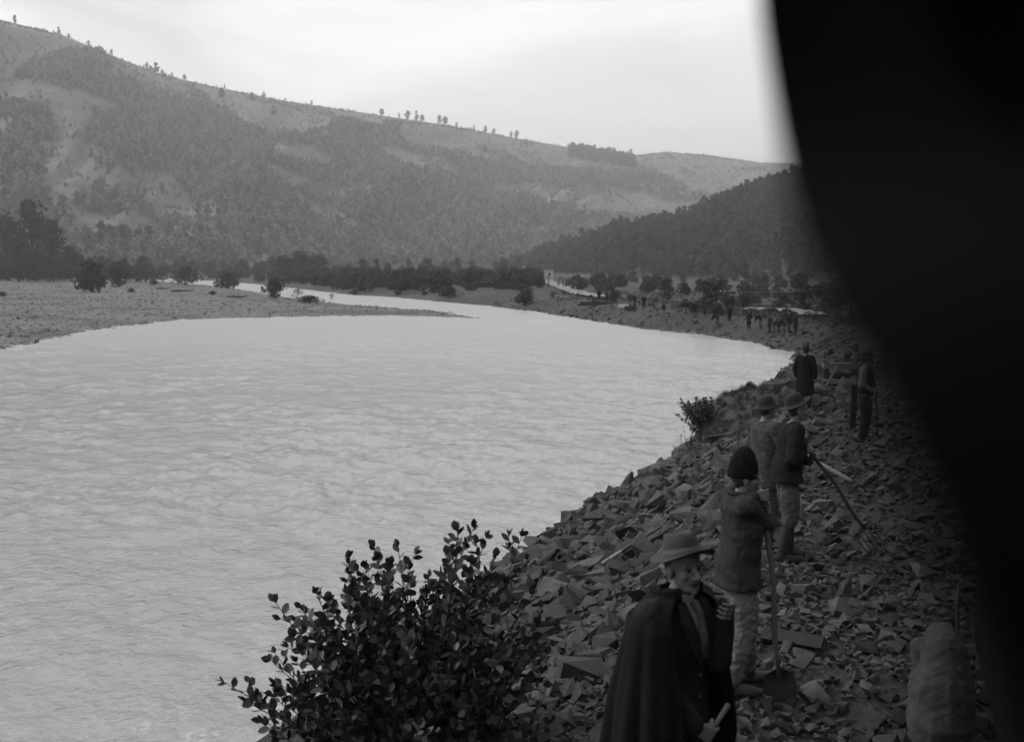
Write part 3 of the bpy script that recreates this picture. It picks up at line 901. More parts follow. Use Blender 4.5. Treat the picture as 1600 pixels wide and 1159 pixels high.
outline = [(350, 1055), (385, 1085), (430, 1010), (430, 930), (460, 985), (470, 940), (500, 920), (545, 862), (575, 880), (585, 845), (622, 845), (640, 880), (670, 900), (715, 820), (740, 815), (760, 830), (735, 870), (775, 860), (815, 828), (822, 865), (850, 890), (845, 940), (840, 1000), (850, 1060), (700, 870), (610, 880), (520, 950), (440, 1060), (420, 1120), (860, 1120), (780, 900), (660, 930)]
ends = [at(a, b + 14, by + rb.normal(0, 0.28)) for a, b in outline]
for k in range(165):
    while True:
        a, b = rb.uniform(400, 870), rb.uniform(880, 1270)
        u = (a - 640) / 235; v = (b - 1110) / 250
        if u * u + v * v < 0.98: break
    dd = math.sqrt(max(0.0, 1 - u * u - v * v))
    ends.append(at(a, b, by - dd * rb.uniform(-0.75, 1.0) * 0.95))
make_bush('leafy_bush', 'large dark leafy bush overhanging the water in the foreground', base, ends, 0.09, rb, 300, step=0.042, side=5)
bp_ = hit(1098, 655)
bp_ = np.array([5.75, 34.5, tz(5.75, 34.5)])
ends = [at(rb.normal(1094, 17), rb.uniform(622, 650), bp_[1] + rb.normal(0, 0.3)) for _ in range(70)]
make_bush('bank_bush', 'small dark bush at the water edge below the earth mound', bp_, ends, 0.095, rb, 0, step=0.05, side=4, start=0.1)
bp2 = np.array([4.6, 30.2, tz(4.6, 30.2)])
ends = [at(rb.normal(1085, 14), rb.uniform(668, 700), bp2[1] + rb.normal(0, 0.4)) for _ in range(12)]
make_bush('weed_clump', 'sparse weedy clump on the bank just above the rubble', bp2, ends, 0.05, rb, 0, step=0.07, side=2, start=0.1, rad=0.006)
# ================================================================== the dark cloth hanging beside the viewer
mat('dark_cloth', 0.0009, 0.95, 0.2, 30.0, 0.15, 400, spec=0.015, bdist=0.001)
mat('dark_wood', 0.02, 0.7, 0.25, 12.0)
ev = np.array([[1170, -330, .50], [1178, -120, .48], [1190, 40, .45], [1211, 180, .40], [1231, 300, .32], [1250, 400, .22], [1277, 500, .15], [1314, 600, .115], [1350, 700, .1], [1396, 850, .088], [1444, 1000, .08], [1500, 1170, .075], [1575, 1420, .072]])
def curtain():
    root = thing('window_curtain', 'black cloth curtain hanging close by along the right edge of the view', 'curtain', tuple(np.array([0.22, 0.42, 5.2])))
    base = np.array(root.location)
    t = np.linspace(0, 1, len(ev)); tt = np.linspace(0, 1, 70)
    e = np.stack([np.interp(tt, t, ev[:, k]) for k in range(3)], -1)
    for _ in range(6): e[1:-1] = (e[:-2] + 2 * e[1:-1] + e[2:]) / 4
    rows = []
    nu = 90
    for i, (a, b, d) in enumerate(e):
        p0 = np.array([0, 0, HC]) + ray(a, b) * d
        row = []
        for j in range(nu):
            u = j / (nu - 1)
            w = u * (0.30 + 0.12 * (d - 0.1))
            wave = 0.014 * (math.sin(u * 26 + 1.5 * math.sin(tt[i] * 3)) - 0.0) * min(1, u * 5) * (0.6 + d)
            p = p0 + np.array([w, 0.10 * w + wave, 0.012 * math.sin(u * 9)])
            row.append(p)
        rows.append(row)
    Vc = np.array(rows).reshape(-1, 3) - base
    me = big_mesh(Vc, grid_faces(70, nu), 'cloth', True)
    o = obj('cloth', me, 'dark_cloth', root)
    s = o.modifiers.new('thick', 'SOLIDIFY'); s.thickness = 0.003
    mb = MB()
    z = rows[0][0][2] + 0.01
    mb.tube([np.array([rows[0][0][0] - 0.03, rows[0][0][1] + 0.0, z]) - base, np.array([rows[0][-1][0] + 0.04, rows[0][-1][1] + 0.0, z]) - base], 0.009, 10)
    mb.build('curtain_rod', 'dark_wood', root, True)
    for j in range(6, nu, 14):
        p = rows[0][j]; mb = MB()
        c = np.array([p[0], p[1], z]) - base
        mb.tube([c + 0.014 * np.array([0, math.cos(k), math.sin(k)]) for k in np.linspace(0, 6.28, 13)], 0.002, 5, False)
        mb.build('ring', 'dark_wood', root, True)
    mb = MB(); c = np.array([rows[0][-1][0] + 0.06, rows[0][-1][1], 0]) - base
    mb.box((c[0], c[1], -0.9), (0.03, 0.04, 2.0))
    mb.build('window_post', 'dark_wood', root)
curtain()

# ================================================================== the railway coach the view is taken from: hidden, added to shade the bank
mat('coach_paint', 0.003, 0.6, 0.25, 4.0); mat('coach_roof', 0.03, 0.9, 0.2, 4.0)
def coach():
    th = -math.atan2(0.305, 0.952)                      # along the line
    T_ = np.array([0.305, 0.952, 0.0]); N_ = np.array([0.952, -0.305, 0.0])
    o0 = T_ * -3.0 + N_ * 1.95; gz0 = tz(float(o0[0]), float(o0[1]))
    root = thing('shading_coach', 'hidden dark wooden railway coach added behind the black curtain to shade the embankment', 'coach', (o0[0], o0[1], gz0), th)
    # local: x across (left side at -1.5), y along, z up
    y0, y1 = -8.0, 8.6
    mb = MB(); mb.box((0, (y0 + y1) / 2, 1.15), (1.42, (y1 - y0) / 2, .12)); mb.build('floor_frame', 'coach_paint', root)
    zs = 1.27; zt = 3.75; ww, gap = 1.0, .55
    mb = MB(); mb.box((-1.46, (y0 + y1) / 2, (zs + 2.15) / 2), (.04, (y1 - y0) / 2, (2.15 - zs) / 2)); mb.build('side_panel', 'coach_paint', root)
    mb = MB(); mb.box((-1.46, (y0 + y1) / 2, 3.6), (.04, (y1 - y0) / 2, .15)); mb.build('cornice', 'coach_paint', root)
    mb = MB(); mb.box((1.46, (y0 + y1) / 2, 2.5), (.04, (y1 - y0) / 2, 1.23)); mb.build('far_side', 'coach_paint', root)
    for yy in (y0 + .04, y1 - .04):
        mb = MB(); mb.box((0, yy, 2.5), (1.42, .04, 1.23)); mb.build('end_wall', 'coach_paint', root)
    y = y0 + .3
    while y < y1 - .3:
        if not (2.6 < y < 3.9):                         # the open window
            mb = MB(); mb.box((-1.46, y, 2.8), (.045, .22, .65)); mb.build('window_pillar', 'coach_paint', root)
        y += ww + gap - .2
    mb = MB()
    rows = [[A_ for A_ in [np.array([1.6 * math.sin(a), yy, zt - .42 + .52 * math.cos(a)]) for a in np.linspace(-1.45, 1.45, 13)]] for yy in (y0 - .15, y1 + .15)]
    V = np.array(rows).reshape(-1, 3); V2 = V + np.array([0, 0, .05])
    mb.add(np.concatenate([V, V2]), grid_faces(2, 13).tolist() + (grid_faces(2, 13)[:, ::-1] + 26).tolist()); mb.build('roof', 'coach_roof', root)
    for yy in (-6.5, -4.6, 5.0, 6.9):
        for xx in (-.72, .72):
            mb = MB(); mb.lathe([(.05, -.07), (.46, -.07), (.5, -.05), (.46, .0), (.46, .06), (.05, .06)], 24, np.array([[0, 0, 1], [0, 1, 0], [-1, 0, 0]], float), (xx, yy, .62)); mb.build('wheel', 'iron_dark', root)
mat('iron_dark', 0.03, 0.5, 0.3, 10.0)
coach()
# ================================================================== people
mat('skin', 0.11, 0.6, 0.12, 14.0, spec=0.35)
mat('hair', 0.02, 0.8, 0.3, 60)
mat('eye', 0.012, 0.3, 0.0, 5)
mat('black_wool', 0.007, 0.95, 0.35, 25.0, 0.3, 120, spec=0.1, bdist=0.003)
mat('fur', 0.006, 0.95, 0.5, 40.0, 0.8, 60, spec=0.1, bdist=0.01)
mat('dark_suit', 0.013, 0.9, 0.25, 20.0, 0.3, 150, spec=0.15, bdist=0.002)
mat('grey_wool', 0.027, 0.95, 0.3, 9.0, 0.4, 90, spec=0.1, bdist=0.004)
mat('dark_jacket', 0.011, 0.95, 0.3, 9.0, 0.4, 90, spec=0.1, bdist=0.004)
mat('linen', 0.11, 0.9, 0.25, 7.0, 0.3, 60, spec=0.1, bdist=0.004)
mat('dull_linen', 0.055, 0.9, 0.3, 7.0, 0.3, 60, spec=0.1, bdist=0.004)
mat('smock_cloth', 0.045, 0.9, 0.35, 9.0, 0.5, 60, spec=0.1, bdist=0.004)
mat('white_cloth', 0.22, 0.85, 0.1, 12.0)
mat('grey_felt', 0.034, 0.9, 0.22, 12.0, 0.3, 80, bdist=0.003)
mat('pale_felt', 0.055, 0.9, 0.15, 12.0)
mat('dark_felt', 0.016, 0.9, 0.2, 12.0, 0.3, 80, bdist=0.003)
mat('pale_coat', 0.06, 0.95, 0.3, 9.0, 0.4, 90, spec=0.1, bdist=0.004)
mat('leather', 0.03, 0.7, 0.3, 14.0, 0.3, 60, bdist=0.004)
mat('pale_wood', 0.075, 0.75, 0.3, 14.0, 0.3, 60, bdist=0.003)
mat('dark_pole', 0.022, 0.75, 0.3, 14.0)
mat('iron', 0.03, 0.5, 0.3, 10.0)
mat('bright_iron', 0.18, 0.35, 0.2, 10.0)
mat('paper', 0.13, 0.8, 0.08, 10.0)

def A(*v): return np.array(v, float)
def unit(v): v = np.asarray(v, float); return v / (np.linalg.norm(v) + 1e-9)
def rz(t): return np.array([[math.cos(t), -math.sin(t), 0], [math.sin(t), math.cos(t), 0], [0, 0, 1]])
def head_matrix(yaw, pitch, roll=0.0):
    return np.array(Matrix.Rotation(yaw, 3, 'Z') @ Matrix.Rotation(pitch, 3, 'X') @ Matrix.Rotation(roll, 3, 'Y'))
def add_head(mb, c, M):
    T = lambda x, y, z: c + M @ A(x, y, z)
    mb.ball(T(0, -.012, .03), (.076, .095, .09), M, 16, 12)
    mb.ball(T(0, .02, -.03), (.062, .068, .085), M, 16, 12)
    mb.ball(T(0, .036, -.085), (.044, .048, .034), M)
    mb.ball(T(0, .068, -.1), .019)
    mb.limb(T(0, .084, .012), T(0, .112, -.03), .008, .013, 8)
    mb.limb(T(-.014, .096, -.037), T(.014, .096, -.037), .009, .009, 8)
    mb.limb(T(-.045, .072, .022), T(.045, .072, .022), .012, .012, 8)
    for s in (-1, 1):
        mb.ball(T(s * .04, .058, -.026), .022)
        mb.ball(T(s * .079, -.002, -.012), (.011, .022, .034), M, 8, 8)
    mb.limb(T(-.02, .08, -.06), T(.02, .08, -.06), .008, .008, 8)
def grip(mb, P, a, e, s, rp, flip=1):
    """a hand closed on a pole at P: a = pole axis, e = from pole to palm, s = finger direction across the palm"""
    P = np.asarray(P, float); a, e, s = unit(a), unit(e), unit(s)
    W = P + e * (rp + .03) - s * .075
    for k in range(4):
        off = a * (k - 1.5) * .0222 * flip
        K = P + e * (rp + .016) + s * .012 + off
        mb.limb(W + off * 0.45, K, .017, .0125, 8)
        L = (1.0, 1.08, 1.0, 0.85)[k]
        prev = K
        for j, ph in enumerate((35, 85, 135, 180)):
            ph = math.radians(ph * L)
            q = P + (e * math.cos(ph) + s * math.sin(ph)) * (rp + .0105) + off
            mb.limb(prev, q, .0090 - j * .0006, .0086 - j * .0006, 7); prev = q
    b = W + s * .022 + a * .02 * flip
    prev = b
    for j, (ph, o) in enumerate(((-25, .038), (-75, .046), (-120, .05))):
        ph = math.radians(ph)
        q = P + (e * math.cos(ph) + s * math.sin(ph)) * (rp + .012) + a * o * flip
        mb.limb(prev, q, .0135 - j * .0012, .0118 - j * .0012, 7); prev = q
    return W
def ik(S, W, l1, l2, hint):
    d = W - S; L = np.linalg.norm(d); n = d / L
    L = min(L, (l1 + l2) * 0.999)
    x = (l1 * l1 - l2 * l2 + L * L) / (2 * L)
    h = math.sqrt(max(l1 * l1 - x * x, 0))
    p = hint - n * hint.dot(n); p = unit(p)
    return S + n * x + p * h
def ring(c, rx, ry, M=None, n=28, sq=0.0):
    t = np.linspace(0, 2 * np.pi, n, endpoint=False)
    V = np.stack([rx * np.cos(t), ry * np.sin(t), np.zeros(n)], -1)
    if M is not None: V = V @ np.asarray(M).T
    return V + np.asarray(c, float)
def hat(root, c, M, kind, felt='grey_felt', band=None, s=1.0, sag=0.0):
    seg = 40
    if kind == 'fur':
        mb = MB()
        mb.lathe([(p[0] * s, p[1] * s) for p in [(.004, .205), (.03, .2), (.06, .172), (.088, .11), (.104, .04), (.109, -.015), (.09, -.03)]], 28, M @ np.diag([.93, 1.06, 1]), c)
        me = remeshed(mb, 0.009, 3, fold=(0.004, 28, 5))
        return obj('hat', me, 'fur', root)
    prof = {'fedora': [(.004, .105), (.035, .108), (.064, .118), (.082, .106), (.092, .07), (.1, .03), (.104, .004), (.125, -.003), (.16, -.004), (.178, 0.0), (.178, -.006), (.16, -.011), (.12, -.010), (.098, -.006), (.09, -.004)],
            'round': [(.004, .112), (.04, .11), (.07, .098), (.088, .07), (.096, .03), (.101, .004), (.12, -.008), (.145, -.02), (.147, -.027), (.12, -.016), (.096, -.008), (.09, -.006)]}[kind]
    V = []
    for r, z in prof:
        for k in range(seg):
            t = 2 * math.pi * k / seg
            br = max(0, (r - .104) / .06)
            zz = z + br * (-0.014 * math.cos(2 * t)) + br * sag * math.sin(t)
            if r < .07 and kind == 'fedora': zz -= .026 * math.exp(-(r * math.cos(t) / .022) ** 2)
            V.append([r * .93 * math.cos(t) * s, r * 1.08 * math.sin(t) * s, zz * s])
    V = np.array(V) @ M.T + c
    mb = MB(); mb.add(V, grid_faces(len(prof), seg, True).tolist() + [list(range(seg))[::-1], [(len(prof) - 1) * seg + k for k in range(seg)]])
    h = mb.build('hat', felt, root, True)
    if band:
        mb = MB()
        V = [[r * .93 * math.cos(t) * s, r * 1.08 * math.sin(t) * s, z * s] for r, z in ((.107, .004), (.1045, .034), (.1, .034), (.1, .004)) for t in np.linspace(0, 2 * np.pi, seg, endpoint=False)]
        mb.add(np.array(V) @ M.T + c, grid_faces(4, seg, True).tolist())
        b = mb.build('hat_band', band, h, True)
    return h

class Person:
    def __init__(s, label, loc, face, scale=1.0, voxel=0.007, group=None):
        s.th = math.atan2(-face[0], face[1])
        s.root = thing('person', label, 'person', loc, s.th, group)
        s.loc = np.asarray(loc, float); s.R = rz(s.th); s.k = scale; s.vox = voxel
        s.root.scale = (scale,) * 3
        s.j = dict(pel=A(0, 0, .95), chest=A(0, .01, 1.26), neck=A(0, -.01, 1.46), head=A(0, .025, 1.595),
                   sr=A(.185, -.01, 1.405), sl=A(-.185, -.01, 1.405), hr=A(.09, 0, .91), hl=A(-.09, 0, .91),
                   kr=A(.1, .03, .49), kl=A(-.1, .03, .49), ar=A(.11, -.02, .085), al=A(-.11, -.02, .085), fr=A(.13, .17, .035), fl=A(-.13, .17, .035))
        s.hm = head_matrix(0, 0)
        s.hands = MB(); s.has_hands = False
        s.wr = s.wl = None
        s.er_hint = A(.6, -.5, -.6); s.el_hint = A(-.6, -.5, -.6)
    def local(s, w): return (s.R.T @ (np.asarray(w, float) - s.loc)) / s.k
    def world(s, l): return s.loc + s.R @ (np.asarray(l, float) * s.k)
    def body(s, far=False):
        j = s.j; mb = MB()
        if s.wr is None: s.wr = A(.27, .06, .88); s.rest(s.wr, 1, far)
        if s.wl is None: s.wl = A(-.27, .06, .88); s.rest(s.wl, -1, far)
        s.er = ik(j['sr'], s.wr, .30, .265, s.er_hint); s.el = ik(j['sl'], s.wl, .30, .265, s.el_hint)
        mb.limb(j['pel'], (j['pel'] + j['chest']) / 2, .125, .115); mb.limb((j['pel'] + j['chest']) / 2, j['chest'], .115, .13)
        mb.limb(j['chest'], (j['sr'] + j['sl']) / 2, .125, .085)
        mb.limb(j['sl'], j['sr'], .06, .06)
        mb.limb((j['sr'] + j['sl']) / 2, j['head'] - s.hm @ A(0, .015, .06), .060, .047)
        for S, E, W in ((j['sr'], s.er, s.wr), (j['sl'], s.el, s.wl)):
            mb.limb(S, E, .052, .04); mb.limb(E, W, .04, .027)
        for h, k, a, f in (('hr', 'kr', 'ar', 'fr'), ('hl', 'kl', 'al', 'fl')):
            mb.limb(j[h], j[k], .085, .055); mb.limb(j[k], j[a], .055, .038); mb.limb(j[a] - A(0, .03, .03), j[f], .035, .03)
        add_head(mb, j['head'], s.hm)
        if s.hands.n: mb.add(np.concatenate(s.hands.v), s.hands.f)
        me = remeshed(mb, s.vox, 2 if not far else 2, factor=0.35)
        s.bodyo = obj('body', me, 'skin', s.root)
        if not far:
            for sg in (-1, 1):
                e = MB(); e.ball(j['head'] + s.hm @ A(sg * .029, .0785, .002), (.013, .008, .007), s.hm, 10, 6); e.build('eye', 'eye', s.root, True)
        return s
    def rest(s, W, sg, far):
        if far: s.hands.limb(W, W + A(0, .02, -.13), .028, .03, 6); return
        P = W + A(0, .05, -.075)
        for k in range(4):
            b = P + A(0, (k - 1.5) * .02, 0); q = b + A(-sg * .008, .004, -.045); r = q + A(-sg * .02, .004, -.03 + .004 * abs(k - 1))
            s.hands.limb(W, b, .02, .0125, 7); s.hands.limb(b, q, .0098, .009, 7); s.hands.limb(q, r, .009, .0078, 7)
        s.hands.limb(W + A(0, .02, -.02), P + A(-sg * .012, .045, -.01), .015, .0115, 7); s.hands.limb(P + A(-sg * .012, .045, -.01), P + A(-sg * .02, .05, -.045), .011, .009, 7)
    def hold(s, which, Pw, axis_w, e_w, s_w, rp, flip=1):
        P, a, e, q = s.local(Pw), s.R.T @ np.asarray(axis_w, float), s.R.T @ np.asarray(e_w, float), s.R.T @ np.asarray(s_w, float)
        e = unit(e - unit(a) * e.dot(unit(a))); q = unit(np.cross(unit(a), e)) * (1 if np.cross(unit(a), e).dot(q) > 0 else -1)
        W = grip(s.hands, P, a, e, q, rp / s.k, flip)
        if which == 'r': s.wr = W
        else: s.wl = W
    def jacket(s, material, hem=.78, name='jacket', loose=1.0, fold=.011, sleeve=True, flare=1.0, vox=None, upto=1.0, arm=1.0):
        j = s.j; mb = MB()
        up = unit(j['chest'] - j['pel'])
        Mx = np.array(Vector((0, 0, 1)).rotation_difference(Vector(up)).to_matrix())
        sh = (j['sr'] + j['sl']) / 2
        top = sh + (j['neck'] - sh) * 0.6
        hp = j['pel'] + (A(0, 0, hem - j['pel'][2]) if hem < j['pel'][2] else A(0, 0, 0))
        rings = [ring(hp, .215 * loose * flare, .165 * loose * flare)]
        if hem < .7: rings.append(ring((hp + j['pel']) / 2, .205 * loose * (1 + flare) / 2, .155 * loose * (1 + flare) / 2))
        rings += [ring(j['pel'] + A(0, 0, .03), .19 * loose, .145 * loose, Mx), ring((j['pel'] + j['chest']) / 2, .178 * loose, .135 * loose, Mx), ring(j['chest'], .192 * loose, .142 * loose, Mx),
                  ring(sh - up * .035, .185, .115, Mx), ring(sh + up * .03, .125, .085, Mx), ring(top + up * .02, .07, .07, Mx)]
        mb.loft(rings)
        mb.limb(j['sl'] + A(.02, 0, 0), j['sr'] - A(.02, 0, 0), .075, .075)
        if sleeve:
            for S, E, W in ((j['sr'], s.er, s.wr), (j['sl'], s.el, s.wl)):
                mb.limb(S, E, .078 * arm, .064 * arm); mb.limb(E, E + (W - E) * .95, .064 * arm, .05 * arm)
        me = remeshed(mb, vox or max(s.vox, .010), 5, fold=(fold, 7.5, int(j['head'][0] * 1000) + 3))
        s.jk = obj(name, me, material, s.root)
        return s.jk
    def trousers(s, material, low=.1, loose=1.0, name='trousers', vox=None, fold=.010, high=.97):
        j = s.j; mb = MB()
        mb.limb(j['hl'] * A(.6, 1, 1), j['hr'] * A(.6, 1, 1), .11, .11)
        mb.limb((j['hl'] + j['hr']) / 2, j['pel'], .115, .1)
        for h, k, a in (('hr', 'kr', 'ar'), ('hl', 'kl', 'al')):
            K, An = j[k], j[a]
            t = (K[2] - low) / (K[2] - An[2]) if low > An[2] else 1.0
            mb.limb(j[h] * A(.85, 1, 1), (j[h] + K) / 2, .094, .095 * loose); mb.limb((j[h] + K) / 2, K, .095 * loose, .082 * loose); mb.limb(K, K + (An - K) * t, .082 * loose, .068 * loose)
        return obj(name, remeshed(mb, vox or max(s.vox, .010), 4, fold=(fold, 8.0, 12)), material, s.root)
    def legwraps(s, material, high=.46, name='boot', r=1.0):
        j = s.j
        for k, a, f in (('kr', 'ar', 'fr'), ('kl', 'al', 'fl')):
            mb = MB(); K, An = j[k], j[a]
            t = np.clip((K[2] - high) / (K[2] - An[2] + 1e-6), 0, .9)
            mb.limb(K + (An - K) * t, An, .062 * r, .05 * r); mb.limb(An - A(0, .03, .03), j[f] - A(0, .02, -.005), .048 * r, .042 * r); mb.limb(j[f] - A(0, .03, -.005), j[f] + unit(j[f] - An) * A(.03, .03, 0) + A(0, 0, .0), .04 * r, .03 * r)
            obj(name, remeshed(mb, max(s.vox, .009), 3), material, s.root)
    def hat(s, kind, felt='grey_felt', band=None, tilt=0.0, up=.075, sc=1.0, sag=0.0, back=0.0):
        M = s.hm @ np.array(Matrix.Rotation(tilt, 3, 'X'))
        return hat(s.root, s.j['head'] + s.hm @ A(0, -.008 - back, up - .02), M, kind, felt, band, sc, sag)
    def hairdo(s):
        mb = MB(); M = s.hm; c = s.j['head']
        mb.ball(c + M @ A(0, -.022, .022), (.079, .09, .09), M, 16, 12); mb.limb(c + M @ A(-.03, -.065, -.04), c + M @ A(.03, -.065, -.04), .026, .026)
        return obj('hair', remeshed(mb, .008, 3), 'hair', s.root)

def tool(name, label, category, foot, top, r, material, ends=None, group=None):
    foot, top = np.asarray(foot, float), np.asarray(top, float)
    t = thing(name, label, category, foot, 0, group)
    mb = MB(); n = 8
    d = top - foot; q = unit(np.cross(d, A(0.3, 1, 0)))
    pts = [d * k / n + q * 0.012 * math.sin(k * 1.1) for k in range(n + 1)]
    mb.tube(pts, [r * (1.0 - .12 * math.sin(k * 2.0)) for k in range(n + 1)], 10)
    mb.build('shaft', material, t, True)
    if ends: ends(t, unit(d))
    return t
def blade(t, d):
    mb = MB(); w = unit(np.cross(d, A(0, 1, 0.2)))
    nrm = np.cross(w, d); rows = []
    for k, (a, b) in enumerate(((.05, .03), (.02, .1), (-.06, .115), (-.16, .11), (-.24, .07), (-.28, .01))):
        for sg in (-1, -.5, 0, .5, 1): rows.append(d * a + w * b * sg + nrm * (.03 * (1 - sg * sg)))
    V = np.array(rows); mb.add(np.concatenate([V, V + nrm * .004]), grid_faces(6, 5).tolist() + (grid_faces(6, 5)[:, ::-1] + 30).tolist())
    mb.build('blade', 'iron', t, True)
def tines(t, d):
    w = unit(np.cross(d, A(0.4, 1, 0.0))); nrm = unit(np.cross(w, d))
    mb = MB(); mb.tube([w * -.13, w * .13], .011, 8); mb.build('tine_bar', 'iron', t, True)
    for k in range(6):
        mb = MB(); o = w * (k - 2.5) * .05
        mb.tube([o, o - d * .08 + nrm * -.02, o - d * .16 + nrm * -.015, o - d * .25 + nrm * .02], [.008, .008, .007, .003], 6); mb.build('tine', 'iron', t, True)

# ---- the man in the cloak, nearest
p = A(*at(1063, 600, 5.5)); gz = tz(p[0], p[1])
SC = (at(1063, 829, 5.5)[2] - gz) / 1.765
m = Person('man in a long black cloak and light felt hat with moustache, nearest the viewer', (p[0], p[1], gz), (0.72, -0.69), SC, .005)
m.hm = head_matrix(-0.34, 0.04, 0.06)
m.j['head'] = A(.0, .035, 1.60)
lw = m.local(at(1131, 952, 5.42)); rw_ = m.local(at(1112, 1130, 5.2))
inv = m.R.T
m.hold('l', m.world(lw), A(.25, -.1, 1), A(1, .25, 0), A(0, -1, 0), .014)
rollA, rollB = at(1106, 1150, 5.30), at(1138, 1100, 5.27)
m.hold('r', at(1110, 1143, 5.30), rollB - rollA, A(-.2, -1, 0.1), A(1, 0, -.6), .012)
m.er_hint = A(.1, -1, -.3); m.el_hint = A(.1, -.25, -1)
m.body()
m.jacket('dark_suit', hem=.74, name='jacket', loose=.96, fold=.006)
m.trousers('dark_suit', low=.09); m.legwraps('leather', .16, 'shoe', .9)
m.hat('fedora', 'grey_felt', 'pale_felt', tilt=0.22, up=.080, sc=.88)
m.hairdo()
mb = MB(); T = lambda x, y, z: m.j['head'] + m.hm @ A(x, y, z)
for sg in (-1, 1): mb.limb(T(sg * .004, .106, -.05), T(sg * .033, .09, -.058), .0115, .005, 8)
obj('moustache', remeshed(mb, .003, 1), 'hair', m.root)
mb = MB(); nb = (m.j['sr'] + m.j['sl']) / 2 + A(0, .0, .065)
for k in range(1):
    R_ = [(.072, 0), (.067, .035), (.061, .035), (.064, 0)]
    tlt = np.array(Matrix.Rotation(-0.3, 3, 'X'))
    mb.add(np.array([tlt @ A(r * math.cos(t), r * 1.05 * math.sin(t), z) for r, z in R_ for t in np.linspace(-.15, 3.3, 28)]) + nb + A(0, .014, -.004), grid_faces(4, 28).tolist())
mb.build('shirt_collar', 'white_cloth', m.root, True)
mb = MB(); mb.loft([A(-.03, .125, 1.27)[None] + np.array([[0, .0, 0], [.06, 0, 0], [.06, .012, 0], [0, .012, 0]]) * 1.0, A(-.045, .112, 1.36) + np.array([[0, 0, 0], [.09, 0, 0], [.09, .012, 0], [0, .012, 0]]), A(-.05, .062, 1.445) + np.array([[0, 0, 0], [.1, 0, 0], [.1, .012, 0], [0, .012, 0]])])
mb.build('shirt_front', 'white_cloth', m.root)
mb = MB(); mb.tube([A(0, .092, 1.45), A(0, .128, 1.40), A(0, .15, 1.3), A(0, .152, 1.2)], [.02, .016, .022, .026], 8); mb.build('necktie', 'dull_linen', m.root, True)
for sg in (-1, 1):
    mb = MB(); mb.loft([A(sg * x, y, z) + np.array([[-w, 0, 0], [w, 0, 0], [w, .016, 0], [-w, .016, 0]]) for x, y, z, w in ((.075, .07, 1.455, .02), (.085, .108, 1.38, .042), (.065, .132, 1.29, .04), (.025, .146, 1.17, .012))])
    mb.build('lapel', 'dark_suit', m.root)
for k, z in enumerate((1.12, 1.02, .92)):
    mb = MB(); mb.ball(A(.02, .148, z), (.009, .006, .009)); mb.build('button', 'pale_felt', m.root, True)
# cloak: open in front, folds deepening towards the hem
rows = []; nu = 150
prof = [(1.49, .088, .085, .01), (1.475, .115, .10, 0), (1.45, .18, .125, 0), (1.41, .238, .15, 0), (1.34, .268, .19, 0), (1.2, .282, .222, -.01), (1.0, .31, .275, -.01), (.8, .325, .3, -.015), (.6, .325, .28, -.05), (.4, .335, .29, -.06), (.22, .345, .3, -.065)]
pz = np.array(prof); zz = np.linspace(0, len(prof) - 1, 46)
for q in zz:
    z, rx, ry, oy = (np.interp(q, np.arange(len(prof)), pz[:, k]) for k in range(4))
    d = (1.49 - z) / 1.27
    row = []
    for k in range(nu):
        u = k / (nu - 1)
        a0, a1 = math.radians(52 - 10 * min(1, d * 3)), math.radians(322 + 10 * d)   # clockwise from the front
        ph = a0 + (a1 - a0) * u
        f = 1 + (0.055 * math.sin(ph * 11 + 1.2 * math.sin(d * 4)) + 0.035 * math.sin(ph * 19 + 2)) * min(1, d * 1.6)
        f *= 1 - .17 * max(0, -math.sin(ph)) * min(1, d * 3)
        row.append(A(rx * f * math.sin(ph), ry * f * math.cos(ph) + oy, z + .012 * math.sin(ph * 7) * d))
    rows.append(row)
ck = obj('cloak', big_mesh(np.array(rows).reshape(-1, 3), grid_faces(46, nu), 'cloak', True), 'black_wool', m.root)
sm_ = ck.modifiers.new('thick', 'SOLIDIFY'); sm_.thickness = .012; sm_.offset = 1
mb = MB(); mb.tube([A(.1 * math.sin(t), .095 * math.cos(t) - .005, 1.475 + .02 * math.cos(t)) for t in np.linspace(0.75, 5.5, 26)], .034, 8)
obj('fur_collar', remeshed(mb, .007, 2, fold=(.008, 50, 3)), 'fur', m.root)
t = thing('paper_roll', 'pale rolled paper in the hand of the man in the cloak', 'paper', rollA)
mb = MB(); mb.tube([A(0, 0, 0) - (rollB - rollA) * .15, (rollB - rollA)], .0125, 12); mb.build('sheet', 'paper', t, True)
mb = MB(); mb.tube([(rollB - rollA) * .02, (rollB - rollA) * .98 + (rollB - rollA) * .03], .008, 10); mb.build('inner_turn', 'paper', t, True)

# ---- the man in the tall fur cap leaning on a spade
p = hit(1150, 1080); 
m = Person('man in tall black fur cap and grey jacket leaning on a spade', p, (0.98, 0.14), 1.0, .0065)
SC = (at(1145, 699, p[1])[2] - p[2]) / 1.80; m.k = SC; m.root.scale = (SC,) * 3
foot, tp = at(1218, 1056, p[1] - .08), at(1194, 768, p[1] - .06)
tool('spade', 'spade with long pale shaft planted before the man in the fur cap', 'spade', foot, tp, .019, 'pale_wood', blade)
ax = tp - foot
m.hold('r', foot + ax * .985, ax, A(-.35, -1, .0), A(1, 0, .1), .019)
m.hold('l', foot + ax * .915, ax, A(-.2, 1, 0), A(1, 0, .1), .019)
m.j.update(kr=A(.1, .02, .50), kl=A(-.1, .09, .49), ar=A(.12, -.09, .09), fr=A(.14, .10, .04), al=A(-.11, .13, .09), fl=A(-.13, .31, .04), chest=A(0, .03, 1.26), head=A(0, .045, 1.578))
m.hm = head_matrix(-.30, .05); m.er_hint = A(.5, -.25, -1); m.el_hint = A(-.3, .2, -1)
